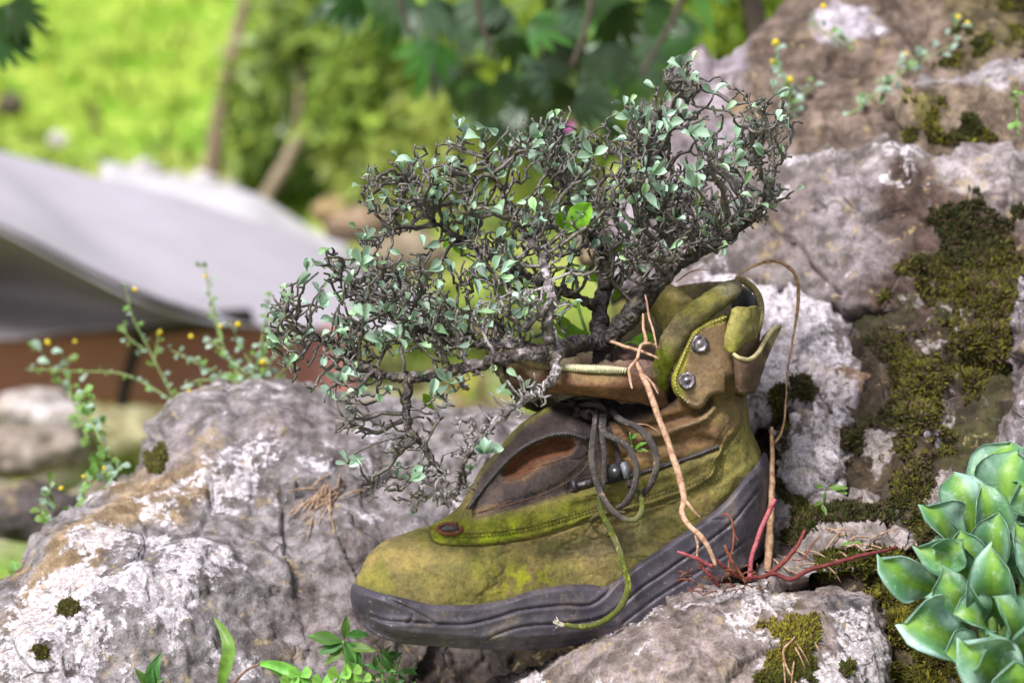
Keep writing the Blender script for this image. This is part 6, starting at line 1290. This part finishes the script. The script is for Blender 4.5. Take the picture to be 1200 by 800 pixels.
weedplant('flat bright green seedling leaves on the moss beside the boot heel', (965, 590, .06), [[(966, 600, .06), (966, 588, .055), (967, 575, .05)]], lv)

# yellow flowered herbs
M_YEL = flat('yellow_petal', (0.62, 0.47, 0.03), 0.6, .15); HG = [leafmesh('herb_leaf', np.array(c) * .85, np.array(c), 1, L=1, W=.7, curl=cu, fold=.15, wide=.6, tip=.5, nl=5, nw=1) for c, cu in (((.17, .32, .06), .1), ((.30, .42, .33), -.2), ((.22, .34, .14), .2))]
for m_ in HG: m_.materials.append(LM_GRN)
bm = bmesh.new(); bmesh.ops.create_icosphere(bm, subdivisions=2, radius=1)
for v_ in bm.verts: v_.co.z *= .6; v_.co *= 1 + .18 * math.cos(5 * math.atan2(v_.co.y, v_.co.x))
FLM = bpy.data.meshes.new('flower_head'); bm.to_mesh(FLM); bm.free(); FLM.materials.append(M_YEL)
LD = .30; TD = .30
def herb(label, base, path, flowers, dense, Lf, kinds, seed, side=()):
    if base[2] in (LD, TD, LD - .06):
        sh = lambda p_: [(a_[0], a_[1], a_[2] + .14) for a_ in p_]; path = sh(path); side = [sh(p_) for p_ in side]; flowers = [(a_[0], a_[1], a_[2] + .14, a_[3]) for a_ in flowers]
    l = Pv(*base); e = empty('flowering_herb', l, label, 'flower', 'yellow flowered herbs around the rocks'); e['_o'] = tuple(l); r = np.random.default_rng(seed); mb = MB()
    for p_ in [path] + list(side):
        V, F = pxtube(p_, [1.3, 1.0, .6], 5, 6); mb.add(V, F); q = np.array(p_, float); q[:, 2] /= S; c = crom(q, 9); c[:, 2] *= S
        for i in range(1, len(c)):
            for k in range(dense):
                if r.random() < .8:
                    w0 = P(c[i, 0] + r.normal(0, 2.5), c[i, 1] + r.normal(0, 2.5), c[i, 2] + r.normal(0, .004)); putleaf(HG[int(r.choice(kinds))], w0, (r.normal(0, 1), r.normal(0, .5), r.normal(.15, .6)), (r.normal(0, .4), -.6, .8), S * Lf * .72 * r.uniform(.6, 1.3) * (1 + c[i, 2] / D), e)
    mb.build('stem', flat('herb_stem_' + str(seed), (.2, .28, .1)), e)
    for u, v, d, rr_ in flowers:
        o = bpy.data.objects.new('flower', FLM); COL.objects.link(o); o.parent = e; o.matrix_basis = mat4(P(u, v, d) - np.array(e['_o']), basis((0.2, -.3, 1), (r.normal(0, .3), -1, .5)), rr_ * .62 * S * (1 + d / D))
LD = .30
herb('tall flowering herb stalk with a yellow bud against the pale awning', (300, 470, LD), [(292, 455, LD), (268, 420, LD + .02), (250, 370, LD + .03), (241, 318, LD + .04)], [(241, 324, LD + .03, 5)], 1, 11, [0, 2, 1], 1, [[(262, 400, LD), (247, 350, LD), (240, 312, LD)]])
herb('leaning flowering herb with yellow flower left of the tall stalk', (190, 460, LD), [(205, 470, LD), (175, 410, LD), (155, 370, LD), (148, 338, LD)], [(158, 339, LD, 5), (187, 390, LD, 6)], 1, 12, [0, 1], 2, [[(180, 430, LD), (185, 400, LD), (188, 385, LD)], [(170, 410, LD), (150, 395, LD), (146, 380, LD)]])
herb('bushy silvery herb with yellow flowers on the crest of the left boulder', (300, 462, LD - .06), [(320, 470, .24), (300, 440, .24), (285, 410, .24), (270, 380, .24)], [(308, 424, .22, 6), (279, 380, .24, 6), (224, 394, .26, 5), (338, 372, .2, 5), (258, 382, .24, 4), (222, 459, .26, 5), (340, 415, .2, 5), (353, 396, .2, 5)], 2, 13, [1, 1, 2, 0], 3,
     [[(310, 460, .24), (290, 450, .24), (265, 440, .25)], [(300, 450, .24), (320, 420, .23), (330, 380, .22)], [(290, 440, .24), (260, 410, .25), (240, 395, .26)], [(280, 450, .24), (240, 430, .26), (200, 410, .28)], [(310, 455, .23), (335, 430, .22), (345, 400, .21)], [(285, 455, .24), (300, 430, .24), (310, 400, .23)], [(270, 450, .25), (235, 445, .26), (215, 455, .27)], [(300, 440, .24), (310, 380, .24), (316, 345, .24)]])
herb('sparse herb with round green leaves and a yellow bud at the far left', (70, 540, .5), [(105, 520, .45), (85, 470, .48), (60, 430, .5), (40, 400, .5)], [(56, 401, .5, 6), (88, 400, .5, 4)], 1, 18, [0, 0, 1], 4, [[(85, 470, .48), (78, 430, .48), (72, 412, .48)], [(95, 500, .46), (110, 490, .46), (125, 500, .46)]])
herb('long thin trailing herb stem reaching left over the boulder edge', (215, 480, .3), [(215, 478, .28), (150, 440, .3), (90, 435, .32), (30, 432, .34)], [], 1, 10, [1, 0], 5)
herb('low flowering green herb beside the lower left edge of the boulder', (80, 640, .25), [(60, 650, .2), (85, 600, .22), (110, 560, .25), (125, 530, .28)], [(85, 608, .2, 5), (98, 558, .24, 4), (122, 548, .25, 4), (72, 572, .25, 5)], 3, 16, [0, 2, 0, 1], 6, [[(70, 640, .2), (50, 600, .24), (60, 570, .26)], [(90, 610, .22), (120, 580, .22), (140, 545, .25)], [(60, 655, .15), (40, 660, .13), (18, 672, .1)], [(80, 620, .22), (100, 600, .22), (130, 590, .22)], [(120, 520, .28), (105, 490, .3), (96, 460, .32)]])
TD = .30
herb('flowering herb with two yellow heads climbing the rock left of the pale patch', (925, 120, TD), [(935, 150, TD), (925, 110, TD - .02), (915, 80, TD - .02), (908, 55, TD - .02)], [(909, 50, TD - .03, 7), (926, 93, TD - .04, 6), (905, 72, TD - .03, 4)], 2, 15, [0, 1, 1], 7, [[(930, 120, TD), (945, 108, TD), (955, 100, TD)], [(930, 110, TD), (915, 85, TD), (906, 70, TD)]])
herb('herb with a single round yellow flower above the pale rock patch', (965, 60, TD), [(1000, 60, TD), (975, 45, TD), (958, 30, TD), (950, 15, TD)], [(965, 8, TD, 6)], 1, 14, [0, 0, 1], 8, [[(1000, 60, TD), (990, 45, TD), (985, 40, TD)]])
herb('silvery trailing herb across the brown rock at the upper right', (1000, 160, TD), [(960, 150, TD - .02), (1010, 125, TD - .03), (1050, 90, TD - .04), (1120, 50, TD - .02)], [(1062, 63, TD - .03, 4), (1123, 20, TD - .02, 5), (1134, 28, TD, 6)], 2, 17, [1, 1, 2], 9, [[(1030, 120, TD - .04), (1035, 105, TD - .04), (1040, 95, TD - .04)], [(1060, 80, TD), (1070, 68, TD), (1080, 64, TD)], [(1100, 60, TD), (1115, 40, TD), (1125, 22, TD)]])
herb('small bright green sprig on the mossy ledge at the right edge', (1192, 165, .2), [(1193, 160, .2), (1192, 135, .2), (1190, 105, .2)], [], 2, 14, [0], 10)
